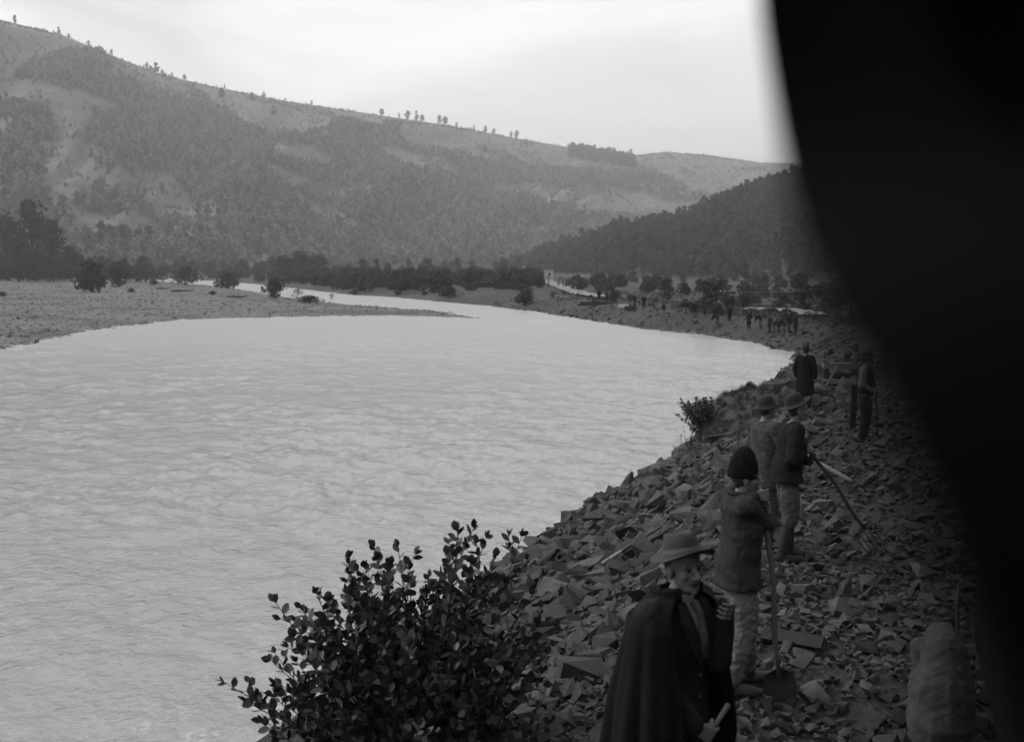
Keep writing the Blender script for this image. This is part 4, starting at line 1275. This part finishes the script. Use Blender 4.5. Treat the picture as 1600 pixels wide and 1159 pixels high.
m.body(); m.jacket('grey_wool', hem=.80, loose=1.04, fold=.010, arm=1.05); m.trousers('linen', low=.15, loose=1.06, fold=.016)
m.legwraps('leather', .2, 'moccasin', 1.05); m.hat('fur', up=.052, sc=.98, back=.014, tilt=-.14); m.hairdo()
mb = MB(); mb.tube([A(.078 * math.sin(t), .075 * math.cos(t), 1.468 - .012 * math.cos(t)) for t in np.linspace(.5, 5.8, 22)], .02, 8); mb.build('collar', 'grey_wool', m.root, True)

# ---- the two men behind him
p = hit(1226, 878)
m = Person('man in brimmed felt hat, dark jacket and light trousers resting on a fork', p, (1.0, 0.02), 1.0, .0075)
SC = (at(1228, 613, p[1])[2] - p[2]) / 1.77; m.k = SC; m.root.scale = (SC,) * 3
foot, tp = at(1352, 826, p[1] - .25), at(1262, 697, p[1] - .02)
tool('pitchfork', 'dark shafted fork slanting down from the man in the brimmed hat', 'fork', foot, tp, .02, 'dark_pole', tines)
ax = tp - foot
m.hold('r', foot + ax * .97, ax, A(-.2, -1, .1), A(1, 0, .4), .02); m.hold('l', foot + ax * .87, ax, A(-.1, 1, .2), A(1, 0, .4), .02)
m.j.update(kr=A(.09, .03, .50), kl=A(-.09, .06, .50), ar=A(.1, -.06, .09), fr=A(.12, .13, .04), al=A(-.1, .07, .09), fl=A(-.12, .27, .04), chest=A(0, .05, 1.25), neck=A(0, .04, 1.45), sr=A(.185, .05, 1.395), sl=A(-.185, .05, 1.395), head=A(0, .11, 1.59))
m.hm = head_matrix(-.15, .10); m.er_hint = A(.35, -.3, -1); m.el_hint = A(-.3, -.1, -1)
m.body(); m.jacket('dark_jacket', hem=.85, loose=1.06, fold=.011, arm=1.1); m.trousers('dull_linen', low=.42, loose=1.02, fold=.013)
m.legwraps('grey_wool', .44, 'legging', 1.0); m.hat('fedora', 'dark_felt', None, tilt=.32, up=.085, sc=.92, back=.02); m.hairdo()

p2 = hit(1199, 872) + A(-.02, .75, 0); p2[0] = (1199 - CX) / F * p2[1]; p2[2] = tz(p2[0], p2[1])
m = Person('man in pale smock and dark hat half hidden behind the man with the fork', p2, (0.9, 0.45), 1.0, .011)
SC = (at(1214, 618, p2[1])[2] - p2[2]) / 1.75; m.k = SC; m.root.scale = (SC,) * 3
m.wr = A(.24, .3, 1.05); m.wl = A(-.2, .3, 1.05)
m.rest(m.wr, 1, False); m.rest(m.wl, -1, False)
m.hm = head_matrix(-.1, .05); m.body(); m.jacket('smock_cloth', hem=.72, loose=1.05, name='smock', flare=1.05); m.trousers('dull_linen', low=.3); m.legwraps('leather', .34, 'boot'); m.hat('round', 'dark_felt', None, sc=.95, up=.075, tilt=.2); m.hairdo()

# ---- coated man and the worker by the timber
p = hit(1257, 640)
m = Person('man in long dark overcoat and hat standing by the water bend', p, (0.55, 0.8), 1.0, .013)
SC = (at(1265, 537, p[1])[2] - p[2]) / 1.78; m.k = SC; m.root.scale = (SC,) * 3
m.body(); m.jacket('black_wool', hem=.42, name='overcoat', loose=1.1, flare=1.12); m.trousers('dark_suit', low=.1); m.legwraps('leather', .2, 'boot'); m.hat('fedora', 'dark_felt', None, up=.075); m.hairdo()

p = hit(1350, 688)
m = Person('worker in white sleeves and dark waistcoat holding a rod beside the timbers', p, (0.75, -0.35), 1.0, .012)
SC = (at(1348, 548, p[1])[2] - p[2]) / 1.77; m.k = SC; m.root.scale = (SC,) * 3
foot, tp = at(1374, 690, p[1] - .1), at(1364, 560, p[1] - .1)
tool('rod', 'thin upright rod held by the worker in white sleeves', 'rod', foot, tp, .015, 'dark_pole')
ax = tp - foot
m.hold('r', foot + ax * .62, ax, A(-.3, -1, 0), A(1, 0, 0), .015); m.hold('l', foot + ax * .5, ax, A(-.4, 1, 0), A(1, 0, 0), .015)
m.body(); m.jacket('linen', hem=.95, name='shirt', loose=.95, arm=1.1)
mb = MB(); j = m.j
mb.loft([ring(j['pel'] + A(0, 0, -.02), .205, .16), ring(A(0, .01, 1.1), .195, .15), ring(j['chest'], .2, .155), ring(A(0, 0, 1.39), .165, .13), ring(A(0, 0, 1.44), .13, .1)])
obj('waistcoat', remeshed(mb, .013, 4, fold=(.008, 8, 4)), 'dark_suit', m.root)
m.trousers('dark_suit', low=.1, loose=1.2); m.legwraps('leather', .2, 'boot'); m.hat('fedora', 'dark_felt'); m.hairdo()

# ---- the stooping worker at the lower right
p = A(*at(1488, 700, 7.0)); p[2] = tz(p[0], p[1])
m = Person('stooping worker in a pale coat seen from behind at the lower right', p, (0.15, 0.99), .8, .010)
m.j.update(pel=A(0, -.02, .60), chest=A(0, .12, .74), neck=A(0, .36, .76), head=A(.0, .48, .66), sr=A(.11, .32, .74), sl=A(-.11, .32, .74), hr=A(.1, 0, .58), hl=A(-.1, 0, .58), kr=A(.12, .33, .46), kl=A(-.12, .33, .46), ar=A(.14, .05, .09), fr=A(.18, .25, .04), al=A(-.14, .05, .09), fl=A(-.18, .25, .04))
m.hm = head_matrix(0, -.9)
foot = m.world(A(.04, .52, .0)); tp = at(1500, 915, foot[1]) 
foot = A(tp[0] - .02, foot[1], tz(tp[0], foot[1]))
tool('staff', 'thin pale staff standing up beyond the stooping worker', 'staff', foot, tp, .012, 'pale_wood')
ax = tp - foot
m.hold('r', foot + ax * .42, ax, A(1, -.4, 0), A(0, 1, 0), .012)
m.el_hint = A(0, .2, -1); m.er_hint = A(0, .2, -1); m.wl = A(-.1, .55, .42); m.rest(m.wl, -1, False)
m.body()
mb = MB()
mb.limb(A(-.02, -.05, .24), A(0, .0, .52), .25, .235); mb.limb(A(0, .0, .52), A(.02, .10, .74), .235, .185); mb.limb(A(.02, .12, .74), A(.04, .32, .82), .185, .14); mb.limb(A(-.07, .02, .25), A(-.05, .12, .5), .21, .19)
for S_, E_, W_ in ((m.j['sr'], m.er, m.wr), (m.j['sl'], m.el, m.wl)): mb.limb(S_, E_, .1, .075); mb.limb(E_, W_, .07, .055)
obj('coat', remeshed(mb, .012, 5, fold=(.016, 6, 8)), 'pale_coat', m.root)
m.trousers('dull_linen', low=.1); m.legwraps('leather', .2, 'boot'); m.hairdo()

# ---- distant people: four builds, copied
def far_person(face, pose, coat, legs, hem, felt):
    m = Person('x', (0, 0, 0), face, 1.0, .026)
    m.j.update(pose.get('j', {})); m.wr = pose.get('wr'); m.wl = pose.get('wl')
    if 'hm' in pose: m.hm = head_matrix(0, pose['hm'])
    for W, sg in ((m.wr, 1), (m.wl, -1)):
        if W is not None: m.rest(W, sg, True)
    m.body(True); m.jacket(coat, hem=hem, vox=.03, loose=1.05); m.trousers(legs, low=.1, vox=.03)
    m.hat('round', felt, None, sc=1.05)
    return m.root
bent = dict(j=dict(chest=A(0, .26, 1.14), neck=A(0, .46, 1.24), head=A(0, .56, 1.28), sr=A(.18, .38, 1.2), sl=A(-.18, .38, 1.2)), wr=A(.1, .55, .72), wl=A(-.05, .6, .68), hm=-.7)
lean = dict(wr=A(.1, .35, 1.05), wl=A(-.05, .38, 1.1))
stride = dict(j=dict(kr=A(.1, .16, .5), ar=A(.1, .12, .09), fr=A(.11, .3, .05), al=A(-.1, -.22, .1), fl=A(-.11, -.05, .04), kl=A(-.1, -.02, .48)), wr=A(.26, -.1, .9), wl=A(-.26, .2, .95))
BUILDS = [far_person((1, 0), {}, 'black_wool', 'dark_suit', .5, 'dark_felt'), far_person((1, 0), bent, 'dark_jacket', 'dull_linen', .8, 'dark_felt'),
          far_person((1, 0), lean, 'dark_jacket', 'dark_suit', .75, 'dark_felt'), far_person((1, 0), stride, 'dark_jacket', 'linen', .8, 'dark_felt')]
used = [0] * 4
def copy_tree(root):
    r = root.copy(); COL.objects.link(r)
    for ch in list(root.children):
        c = ch.copy(); COL.objects.link(c); c.parent = r
        for g in ch.children:
            d = g.copy(); COL.objects.link(d); d.parent = c
    return r
FAR = [(936, 470, 12, 0, .3, 'distant figure left of two, beside the dark timber pile on the bank'), (948, 472, 12, 2, 2.0, 'distant figure right of two, beside the dark timber pile on the bank'),
       (992, 480, 14, 2, 1.0, 'distant figure standing near the pale plank pile'), (1006, 482, 17, 0, 2.6, 'dark distant figure right of the pale plank pile'),
       (1037, 497, 25, 3, 4.4, 'distant figure in pale trousers walking down the bank towards the water'),
       (1121, 512, 24, 1, 1.3, 'distant man bending alone on the bank slope, left of the crew'), (1140, 503, 25, 0, .5, 'dark upright figure beside the pollard willow'),
       (1170, 516, 32, 0, 2.2, 'tall dark figure standing alone left of the work crew'), (1188, 515, 24, 1, 1.9, 'worker at the left end of the distant crew, a little apart'),
       (1202, 522, 30, 2, 5.0, 'crew worker second from the left, standing upright'), (1209, 524, 28, 1, 4.8, 'crew worker stooping at the left end of the carried beam'), (1216, 523, 29, 2, 4.6, 'crew worker leaning in close to the beam, left half'),
       (1225, 524, 27, 1, 1.6, 'crew worker stooping under the middle of the beam'), (1233, 522, 36, 2, 1.4, 'tallest worker of the distant crew, right of the beam'), (1243, 524, 36, 0, 4.9, 'coated figure at the right end of the distant crew')]
for px_, py_, hpx, b, ang_, lab in FAR:
    P_ = hit(px_, py_, 55)
    r = BUILDS[b] if not used[b] else copy_tree(BUILDS[b]); used[b] = 1
    r.location = tuple(P_.tolist()); r.rotation_euler = (0, 0, ang_)
    hh = hpx / F * P_[1]
    sc = float(np.clip(hh / (1.72 if b != 1 else 1.45), .85, 1.35)); r.scale = (sc,) * 3
    r['label'] = lab; r['group'] = 'people along the far bank'
a_, b_ = hit(1208, 523, 55), hit(1236, 523, 55)
t = thing('carried_beam', 'thin pale beam carried by the distant work crew', 'beam', a_)
mb = MB(); mb.tube([at(1212, 501, a_[1]) - a_, at(1237, 505, a_[1]) - a_], .06, 8); mb.build('pole', 'pale_wood', t, True)
# ================================================================== single trees and shrubs
KINDS = {}
for nm, kw in dict(broad=dict(h=10, w=8.5, n=1500, size=.36, lobes=20, trunk=.1), slim=dict(h=10, w=4.0, n=900, size=.36, lobes=14, trunk=.1), cone=dict(h=10, w=3.6, n=900, size=.34, lobes=16, trunk=.05, columnar=True),
                   bush=dict(h=4, w=4.4, n=1500, size=.2, lobes=18, trunk=.02), lone=dict(h=10, w=6.5, n=700, size=.55, lobes=13, trunk=.12), pollard=dict(h=4, w=2.6, n=700, size=.17, lobes=9, trunk=.45), wispy=dict(h=4, w=5, n=420, size=.16, lobes=10, trunk=.05)).items():
    KINDS[nm] = [tree_meshes(400 + hash(nm) % 7 * 0 + 31 * list('bscbulpw').index(nm[0]) + i, leaf='dark_leaf', **kw) for i in range(3)]
def hill_at(px_, py_, X, Y, Z, T):
    q = project(np.stack([X, Y, Z], -1)); d = (q[0] - px_) ** 2 + (q[1] - py_) ** 2 + np.where((T < 0) | (T > 1), 1e6, 0)
    k = np.unravel_index(np.argmin(d), d.shape); return A(X[k], Y[k], Z[k])
tcount = {}
def plant(kind, P, height, label, width=None, category='tree', group=None, name=None):
    k = tcount.get(kind, 0); tcount[kind] = k + 1
    cr, tr = KINDS[kind][k % 3]
    h0 = {'bush': 4, 'pollard': 4, 'wispy': 4}.get(kind, 10)
    s = height / h0
    t = thing(name or {'bush': 'willow_shrub', 'wispy': 'thin_shrub', 'pollard': 'pollard_willow', 'cone': 'poplar_tree'}.get(kind, 'tree'), label, category, P, (k * 2.1) % 6.28, group)
    w = s if width is None else s * width
    t.scale = (w, w, s)
    obj('crown', cr, None, t); obj('trunk', tr, None, t)
    return t
def tree_px(kind, px_, base, top_, wpx, label, y=None, **kw):
    P = hit(px_, base, 60) if y is None else A(*at(px_, base, y))
    if y is not None: P[2] = tz(P[0], P[1])
    h = (at(px_, top_, P[1])[2] - P[2])
    w0 = {'broad': .85, 'slim': .4, 'cone': .36, 'bush': 1.1, 'pollard': .65, 'wispy': 1.25, 'lone': .7}[kind]
    plant(kind, P, h, label, (wpx / F * P[1]) / (h * w0), **kw)
for row in [
    ('broad', 14, 0, 338, 80, 'tall dark tree at the extreme left edge of the valley', 370), ('broad', 52, 0, 317, 62, 'tallest dark tree of the clump at the left edge', 380), ('broad', 84, 0, 343, 46, 'dark rounded tree right of the tallest in the left clump', 365),
    ('broad', 30, 0, 372, 60, 'lower dark tree in front of the left clump', 345), ('broad', 112, 0, 385, 40, 'dark tree at the right foot of the left clump', 360),
    ('cone', 157, 0, 350, 17, 'pointed conical tree standing above the valley wood', 560), ('slim', 175, 0, 357, 14, 'slim tree just right of the pointed conical tree', 560), ('broad', 195, 0, 355, 28, 'round headed tree third in the row above the valley wood', 565),
    ('slim', 220, 0, 360, 18, 'slim tree fourth in the row above the valley wood', 565), ('slim', 234, 0, 356, 15, 'slim tree at the right end of the row above the valley wood', 570),
    ('broad', 445, 0, 401, 46, 'left tree of the dark domed clump beyond the channel', 420), ('broad', 470, 0, 393, 50, 'middle and tallest tree of the dark domed clump', 425), ('broad', 498, 0, 398, 44, 'right tree of the dark domed clump beyond the channel', 420),
    ('broad', 567, 0, 404, 28, 'upright dark tree right of the domed clump', 400), ('slim', 588, 0, 404, 13, 'thin tree with small head beside the upright dark tree', 430), ('slim', 606, 0, 411, 14, 'short thin tree near the thin headed one', 430),
    ('broad', 658, 0, 414, 22, 'round dark tree standing alone above the bank thicket', 400), ('slim', 716, 0, 424, 18, 'small dark tree left of the white gap in the thicket', 330), ('cone', 781, 0, 425, 16, 'pointed dark shrub tree right of the white gap', 300)]:
    k, x_, _, t_, w_, lab, y_ = row
    if y_ >= 560:
        P = hill_at(x_, 384, MX, MY, MZ, MT); plant(k, P, (384 - t_) / F * P[1] * 1.1, lab, (w_ / (384 - t_)) / {'cone': .36, 'slim': .4, 'broad': .85}[k]); continue
    tree_px(k, x_, 436, t_, w_, lab, y_)
for row in [('bush', 143, 457, 408, 50, 'large dark willow shrub on the left of the gravel bar'), ('bush', 186, 447, 412, 46, 'dark shrub behind and right of the large willow shrub'), ('bush', 290, 446, 416, 48, 'wide shrub at the back of the gravel bar'),
            ('bush', 355, 451, 424, 42, 'rounded dark shrub where the channel meets the bar'), ('bush', 430, 466, 437, 38, 'compact dark bush on the bar beside the channel'), ('wispy', 464, 468, 451, 26, 'thin wispy shrub right of the compact bush'),
            ('bush', 484, 474, 462, 40, 'low dark mat of brush at the channel edge'), ('bush', 205, 457, 450, 13, 'tiny dark shrub alone on open gravel'), ('bush', 333, 461, 455, 13, 'tiny low shrub in the middle of the bar'), ('bush', 241, 446, 437, 16, 'tiny bush by the pale driftwood'),
            ('wispy', 518, 468, 459, 12, 'sprig of brush at the water edge of the channel'), ('bush', 4, 463, 456, 14, 'small dark bush at the left edge of the gravel'), ('bush', 555, 461, 452, 18, 'low bush on the far channel bank, leftmost'), ('bush', 700, 466, 448, 40, 'dark bush low on the far bank below the thicket'), ('bush', 820, 476, 446, 34, 'dark bush ending the thicket on the right')]:
    tree_px(*row, category='shrub')
tree_px('pollard', 1071, 489, 466, 24, 'pollard willow with round head, left of the tall valley tree', category='tree')
tree_px('pollard', 1140, 490, 463, 27, 'pollard willow with round head, right of the tall valley tree', category='tree')
tree_px('pollard', 1160, 492, 467, 20, 'smaller pollard willow beside the road', category='tree')
tree_px('slim', 1101, 491, 437, 30, 'tall dark tree on the right valley floor', category='tree')
tree_px('bush', 1085, 488, 474, 24, 'grey bush between the pollard and the tall tree', category='shrub')
tree_px('bush', 1120, 492, 474, 34, 'bushy scrub right of the tall valley tree', category='shrub')
tree_px('wispy', 1195, 500, 484, 26, 'scrub by the white road, left', category='shrub')
tree_px('bush', 1228, 505, 482, 30, 'dark scrub in front of the white road', category='shrub')
tree_px('wispy', 1262, 505, 486, 24, 'dark scrub right of the white road', category='shrub')
tree_px('bush', 960, 471, 454, 26, 'round bush by the telegraph line', category='shrub')
tree_px('bush', 985, 473, 460, 14, 'small bush right of the round one by the telegraph line', category='shrub')

# skyline trees
ORD = 'first second third fourth fifth sixth seventh eighth ninth tenth eleventh twelfth thirteenth fourteenth fifteenth sixteenth seventeenth eighteenth nineteenth twentieth twenty-first twenty-second twenty-third twenty-fourth twenty-fifth twenty-sixth'.split()
it = int(np.argmin(np.abs(MT[:, 0] - 1.0)))
colpx = CX + F * np.tan(MA[it])
SKY = [(8, 12), (42, 14), (108, 13), (122, 8), (152, 10), (187, 10), (240, 11), (253, 17), (277, 8), (298, 9), (358, 8), (420, 9), (490, 8), (602, 12), (627, 9), (641, 14), (651, 17), (664, 12), (690, 15), (716, 8), (742, 9), (757, 11), (772, 10), (798, 10), (809, 13), (886, 8)]
for i, (x_, hp) in enumerate(SKY):
    c = int(np.argmin(np.abs(colpx - x_)))
    P = A(MX[it, c], MY[it, c], MZ[it, c] - .5)
    plant('lone' if i % 3 else 'broad', P, hp / F * P[1] * 0.95, ORD[i] + ' tree from the left along the skyline of the long hill', .8 + .2 * math.sin(i * 3), group='skyline trees')
for x_, y_, hp, lab in [(345, 154, 14, 'lone dark tree on the upper meadow, left'), (395, 157, 11, 'lone dark tree on the upper meadow, middle'), (425, 181, 14, 'lone dark tree in the open strip below the crest'), (256, 303, 17, 'slim dark tree beside the lower pale meadow'), (697, 196, 12, 'dark tree at the edge of the crest meadow above midhill'), (545, 285, 10, 'small tree by the small clearing on the wooded slope'), (758, 240, 12, 'lone tree on the right crest meadow')]:
    P = hill_at(x_, y_, MX, MY, MZ, MT); plant('lone' if hp != 17 else 'slim', P, hp / F * P[1] * 1.1, lab)
rq = np.random.default_rng(61)
pts = []
for k in range(230):
    x_ = rq.uniform(890, 990); P = hill_at(x_, np.interp(x_, [890, 940, 990], [238, 246, 254]) + rq.uniform(-4, 10), MX, MY, MZ, MT); pts.append(P)
scatter('crest_wood', np.array(pts), rq.uniform(1.0, 1.7, len(pts)), upright(len(pts), rq), rq.integers(0, 6, len(pts)), DARK_P, 'dark wood block on the crest')

# ================================================================== road, telegraph line, house, timber
mat('white_wall', 0.4, 0.9, 0.08, 2.0); mat('roof_shingle', 0.03, 0.9, 0.3, 3.0); mat('dark_timber', 0.018, 0.85, 0.3, 6.0, 0.4, 30); mat('pale_timber', 0.1, 0.8, 0.25, 6.0, 0.3, 30); mat('glass_dark', 0.01, 0.2, 0, 1)
def strip(name, pts, w, label, lift=.05):
    pts = np.array(pts, float); tt = np.linspace(0, len(pts) - 1, 60)
    c = np.stack([np.interp(tt, np.arange(len(pts)), pts[:, k]) for k in range(2)], -1)
    for _ in range(8): c[1:-1] = (c[:-2] + 2 * c[1:-1] + c[2:]) / 4
    d = np.gradient(c, axis=0); d /= np.linalg.norm(d, axis=1)[:, None]; nn = np.stack([-d[:, 1], d[:, 0]], -1)
    V = []
    for off in np.linspace(-w / 2, w / 2, 5):
        q = c + nn * off; z = terrain(q[:, 0], q[:, 1])[0]; V.append(np.stack([q[:, 0], q[:, 1], z], -1))
    V = np.array(V); V[:, :, 2] = V[:, :, 2].max(0) + lift
    return obj(name, big_mesh(V.reshape(-1, 3), grid_faces(5, 60), name, True), 'road_dust', kind='structure', label=label)
def gz_(px_, py_, z): return tuple(ground_pt(px_, py_, z)[:2])
strip('road', [gz_(852, 437, 1.6), gz_(862, 443, 1.6), gz_(880, 450, 1.5), gz_(900, 458, 1.5), gz_(925, 464, 1.5), gz_(960, 468, 1.5)], 3.2, 'pale dusty road running up the valley', .25)
strip('road', [gz_(1165, 487, 1.6), gz_(1200, 488, 1.6), gz_(1235, 490, 1.6), gz_(1272, 496, 1.6)], 2.4, 'pale dusty stretch of road behind the work crew', .3)
# the little light structures where the road meets the bridge
def hut(px_, py_, y, w, d, h, label, roof=True, rot=0.0):
    P = A(*at(px_, py_, y)); P[2] = tz(P[0], P[1]) if y < 660 else P[2]
    t = thing('hut', label, 'hut', P, rot)
    mb = MB(); mb.box((0, 0, h / 2 - .3), (w / 2, d / 2, h / 2 + .3)); mb.build('wall', 'white_wall', t)
    mb = MB(); o = .35
    V = [(-w / 2 - o, -d / 2 - o, h), (w / 2 + o, -d / 2 - o, h), (w / 2 + o, d / 2 + o, h), (-w / 2 - o, d / 2 + o, h), (-w / 2 - o, 0, h + d * .42), (w / 2 + o, 0, h + d * .42)]
    mb.add(V, [[0, 1, 5, 4], [2, 3, 4, 5], [0, 4, 3], [1, 2, 5], [3, 2, 1, 0]]); mb.build('roof', 'roof_shingle', t)
    mb = MB(); mb.box((-w * .18, -d / 2 - .02, h * .42), (.45, .04, h * .42)); mb.build('door', 'dark_timber', t)
    mb = MB(); mb.box((w * .25, -d / 2 - .02, h * .58), (.4, .04, .4)); mb.build('window', 'glass_dark', t)
    return t
P = hill_at(263, 332, MX, MY, MZ, MT)
t = hut(263, 332, P[1], 7, 5, 3.2, 'tiny white house on the lower pale meadow of the hillside'); t.location = tuple(P.tolist()); t['category'] = 'house'; t.name = 'house'
hut(852, 437, 335, 4.5, 4, 3.2, 'small white hut at the bend of the road')
hut(833, 430, 520, 7, 4, 2.2, 'low white shed beyond the bend of the road')
t = thing('bridge_parapet', 'pale parapet wall where the road leaves the valley floor', 'parapet', at(806, 421, 600))
mb = MB(); mb.box((0, 0, .6), (4.2, .4, .6)); mb.build('coping', 'white_wall', t)
for k in (-1, 1):
    mb = MB(); mb.box((k * 4.4, 0, .9), (.35, .5, 1.0)); mb.build('pier', 'white_wall', t)

def pole(px_, base, top_, y, label, aframe=False):
    P = A(*at(px_, base, y)); P[2] = tz(P[0], P[1]); h = at(px_, top_, y)[2] - P[2]
    t = thing('telegraph_pole', label, 'telegraph pole', P, 0, 'telegraph poles')
    for sg in ((-1, 1) if aframe else (0,)):
        mb = MB(); mb.tube([A(sg * .75, 0, -.3), A(sg * .12, 0, h)], [.13, .1], 8); mb.build('post', 'dark_timber', t, True)
    mb = MB(); mb.box((0, -.12, h - .35), (.8, .06, .07)); mb.build('crossarm', 'dark_timber', t)
    for q in (-.65, -.25, .25, .65):
        mb = MB(); mb.tube([A(q, -.12, h - .28), A(q, -.12, h - .12)], .04, 6); mb.build('insulator', 'white_wall', t, True)
    return P + A(0, -.12, h - .1)
W = [pole(857, 455, 431, 262, 'telegraph pole at the far end, nearest the white hut'), pole(876, 461, 432, 240, 'twin legged telegraph pole left of the middle pair', True), pole(884, 463, 434, 232, 'single telegraph pole between the two twin legged ones'), pole(901, 465, 433, 215, 'twin legged telegraph pole on the right', True)]
W.append(pole(1135, 488, 452, 118, 'telegraph pole standing among the pollard willows'))
W.append(pole(1330, 500, 440, 95, 'telegraph pole at the far right behind the dark cloth'))
for off, lab in ((-.65, 'left telegraph wire strung along the valley poles'), (.65, 'right telegraph wire strung along the valley poles')):
    t = thing('telegraph_wire', lab, 'wire', W[0])
    mb = MB()
    for a_, b_ in zip(W[:-1], W[1:]):
        L = np.linalg.norm(b_ - a_)
        mb.tube([a_ + A(off, 0, 0) + (b_ - a_) * u - A(0, 0, .02 * L * 4 * u * (1 - u)) - W[0] for u in np.linspace(0, 1, 14)], .016, 4)
    mb.build('strand', 'iron', t)
# mast on the slope behind the line
P = A(*at(938, 458, 300)); P[2] = tz(P[0], P[1]); h = at(938, 412, 300)[2] - P[2]
t = thing('lattice_mast', 'slender pale lattice mast rising before the wooded spur', 'mast', P)
for sx, sy in ((-1, -1), (1, -1), (1, 1), (-1, 1)):
    mb = MB(); mb.tube([A(sx * .6, sy * .6, -.3), A(sx * .12, sy * .12, h)], .05, 6); mb.build('leg', 'pale_timber', t, True)
for k in range(6):
    z0, z1 = h * k / 6, h * (k + 1) / 6; r0_, r1_ = .6 - .48 * k / 6, .6 - .48 * (k + 1) / 6
    mb = MB(); mb.tube([A(-r0_, -r0_, z0), A(r1_, -r1_, z1)], .03, 5); mb.build('brace', 'pale_timber', t)
mb = MB(); mb.box((0, 0, h + .2), (.5, .25, .22)); mb.build('head_box', 'pale_timber', t)

def timber_pile(name, label, P, rot, n, L, s, material, cat='timber'):
    t = thing(name, label, cat, P, rot)
    k = 0; row = n
    z = s
    while row > 0 and k < 12:
        for q in range(row):
            mb = MB(); a = random.uniform(-.06, .06)
            mb.box((random.uniform(-.15, .15), (q - (row - 1) / 2) * s * 2.15, z), (L / 2 * random.uniform(.85, 1.05), s, s), rz(a)); mb.build('beam', material, t); k += 1
        z += 2 * s + .01; row -= 1
    return t
timber_pile('timber_pile', 'long low pile of dark timber on the far bank', hit(930, 478, 55), -.15, 2, 4.2, .12, 'dark_timber')
timber_pile('plank_pile', 'small pile of pale planks on the far bank', hit(974, 481, 55), -.35, 2, 1.1, .09, 'white_wall')
timber_pile('beam_heap', 'dark heap of beams just right of the pale plank pile', hit(986, 485, 55), -.1, 2, 1.3, .11, 'dark_timber')
# trestle and timbers by the worker
P = hit(1312, 600)
t = thing('timber_trestle', 'trestle of rough timbers left of the worker in white sleeves', 'trestle', P, -.1)
for z, o, mtl in ((.62, 0, 'pale_timber'), (.28, .1, 'dark_timber'), (.05, -.25, 'pale_timber')):
    mb = MB(); mb.box((.05, o, z), (.62, .11, .1), rz(.05)); mb.build('beam', mtl, t)
for x_ in (-.45, .5):
    mb = MB(); mb.box((x_, .02, .32), (.07, .08, .42)); mb.build('leg', 'dark_timber', t)
mb = MB(); mb.box((.55, .2, .8), (.045, .045, .3)); mb.build('upright', 'pale_timber', t)
t = thing('leaning_board', 'pale board leaning against the timber trestle', 'board', hit(1291, 604))
mb = MB(); mb.tube([A(0, 0, 0), A(.42, .35, .62)], .05, 4); mb.build('plank', 'pale_timber', t)
p0 = hit(1333, 672)
t = thing('plank_post', 'upright grey plank beside the worker in white sleeves', 'plank', p0); mb = MB(); mb.box((0, 0, .52), (.07, .03, .5), np.array(Matrix.Rotation(.1, 3, 'X'))); mb.build('board', 'grey_wool', t)
def lying(name, label, cat, a_, b_, r, material, lift=.16):
    A_, B_ = hit(*a_), hit(*b_); A_[2] += lift; B_[2] += lift
    t = thing(name, label, cat, A_); mb = MB(); d = B_ - A_
    mb.tube([d * u for u in np.linspace(0, 1, 7)], r, 8); mb.build('shaft', material, t, True); return t, d
lying('wooden_handle', 'pale wooden handle lying across the stones beside the fork', 'handle', (1257, 742), (1332, 787), .035, 'pale_wood', .3)
t, d = lying('iron_bar', 'slender iron bar lying on the rubble left of the cloaked man', 'bar', (942, 907), (1030, 850), .022, 'iron', .22)
mb = MB(); mb.tube([A(0, 0, 0) - d * .003, d * .3], .024, 8); mb.build('bright_tip', 'bright_iron', t, True)
a_ = hit(1195, 1004); t = thing('plank', 'dark plank half buried in the stones behind the spade', 'plank', a_)
mb = MB(); b_ = hit(1288, 1030) - a_; mb.tube([A(0, 0, .05), b_ + A(0, 0, .1)], .075, 4); mb.build('board', 'dark_timber', t)
# driftwood on the bar
for i, (x_, y_, l_, lab) in enumerate([(255, 452, 4.0, 'long dark driftwood trunk across the back of the bar'), (285, 456, 5.0, 'thin dark driftwood pole lying on the middle of the bar'), (370, 466, 3.5, 'short dark driftwood log on the right of the bar'), (242, 441, 1.8, 'pale bleached driftwood stump by the tiny bush'), (182, 449, 2.6, 'dark driftwood log behind the large willow shrub')]):
    P = hit(x_, y_, 60); t = thing('driftwood', lab, 'driftwood', P, .3 * i - .5)
    mb = MB(); mb.tube([A(-l_ / 2, 0, .1), A(-l_ / 4, .1, .22), A(l_ / 4, -.05, .2), A(l_ / 2, .1, .35)], [.22, .2, .15, .06], 7); mb.build('log', 'white_wall' if 'pale' in lab else 'dark_timber', t, True)
    mb = MB(); mb.tube([A(-l_ / 4, .1, .2), A(-l_ / 6, .4, .7)], [.09, .03], 5); mb.build('branch', 'white_wall' if 'pale' in lab else 'dark_timber', t, True)
# ================================================================== air
mb = MB(); mb.box((300, 2900, 240), (4300, 3700, 245))
hz = mb.build('haze', None, kind='stuff', label='thin valley haze')
hm = bpy.data.materials.new('haze_air'); hm.use_nodes = True
hm.node_tree.nodes.clear()
vo = hm.node_tree.nodes.new('ShaderNodeVolumePrincipled')
vo.inputs['Color'].default_value = (0.95, 0.95, 0.95, 1)
vo.inputs['Density'].default_value = 0.00029
vo.inputs['Anisotropy'].default_value = 0.2
ho = hm.node_tree.nodes.new('ShaderNodeOutputMaterial')
hm.node_tree.links.new(vo.outputs[0], ho.inputs['Volume'])
hz.data.materials.append(hm)
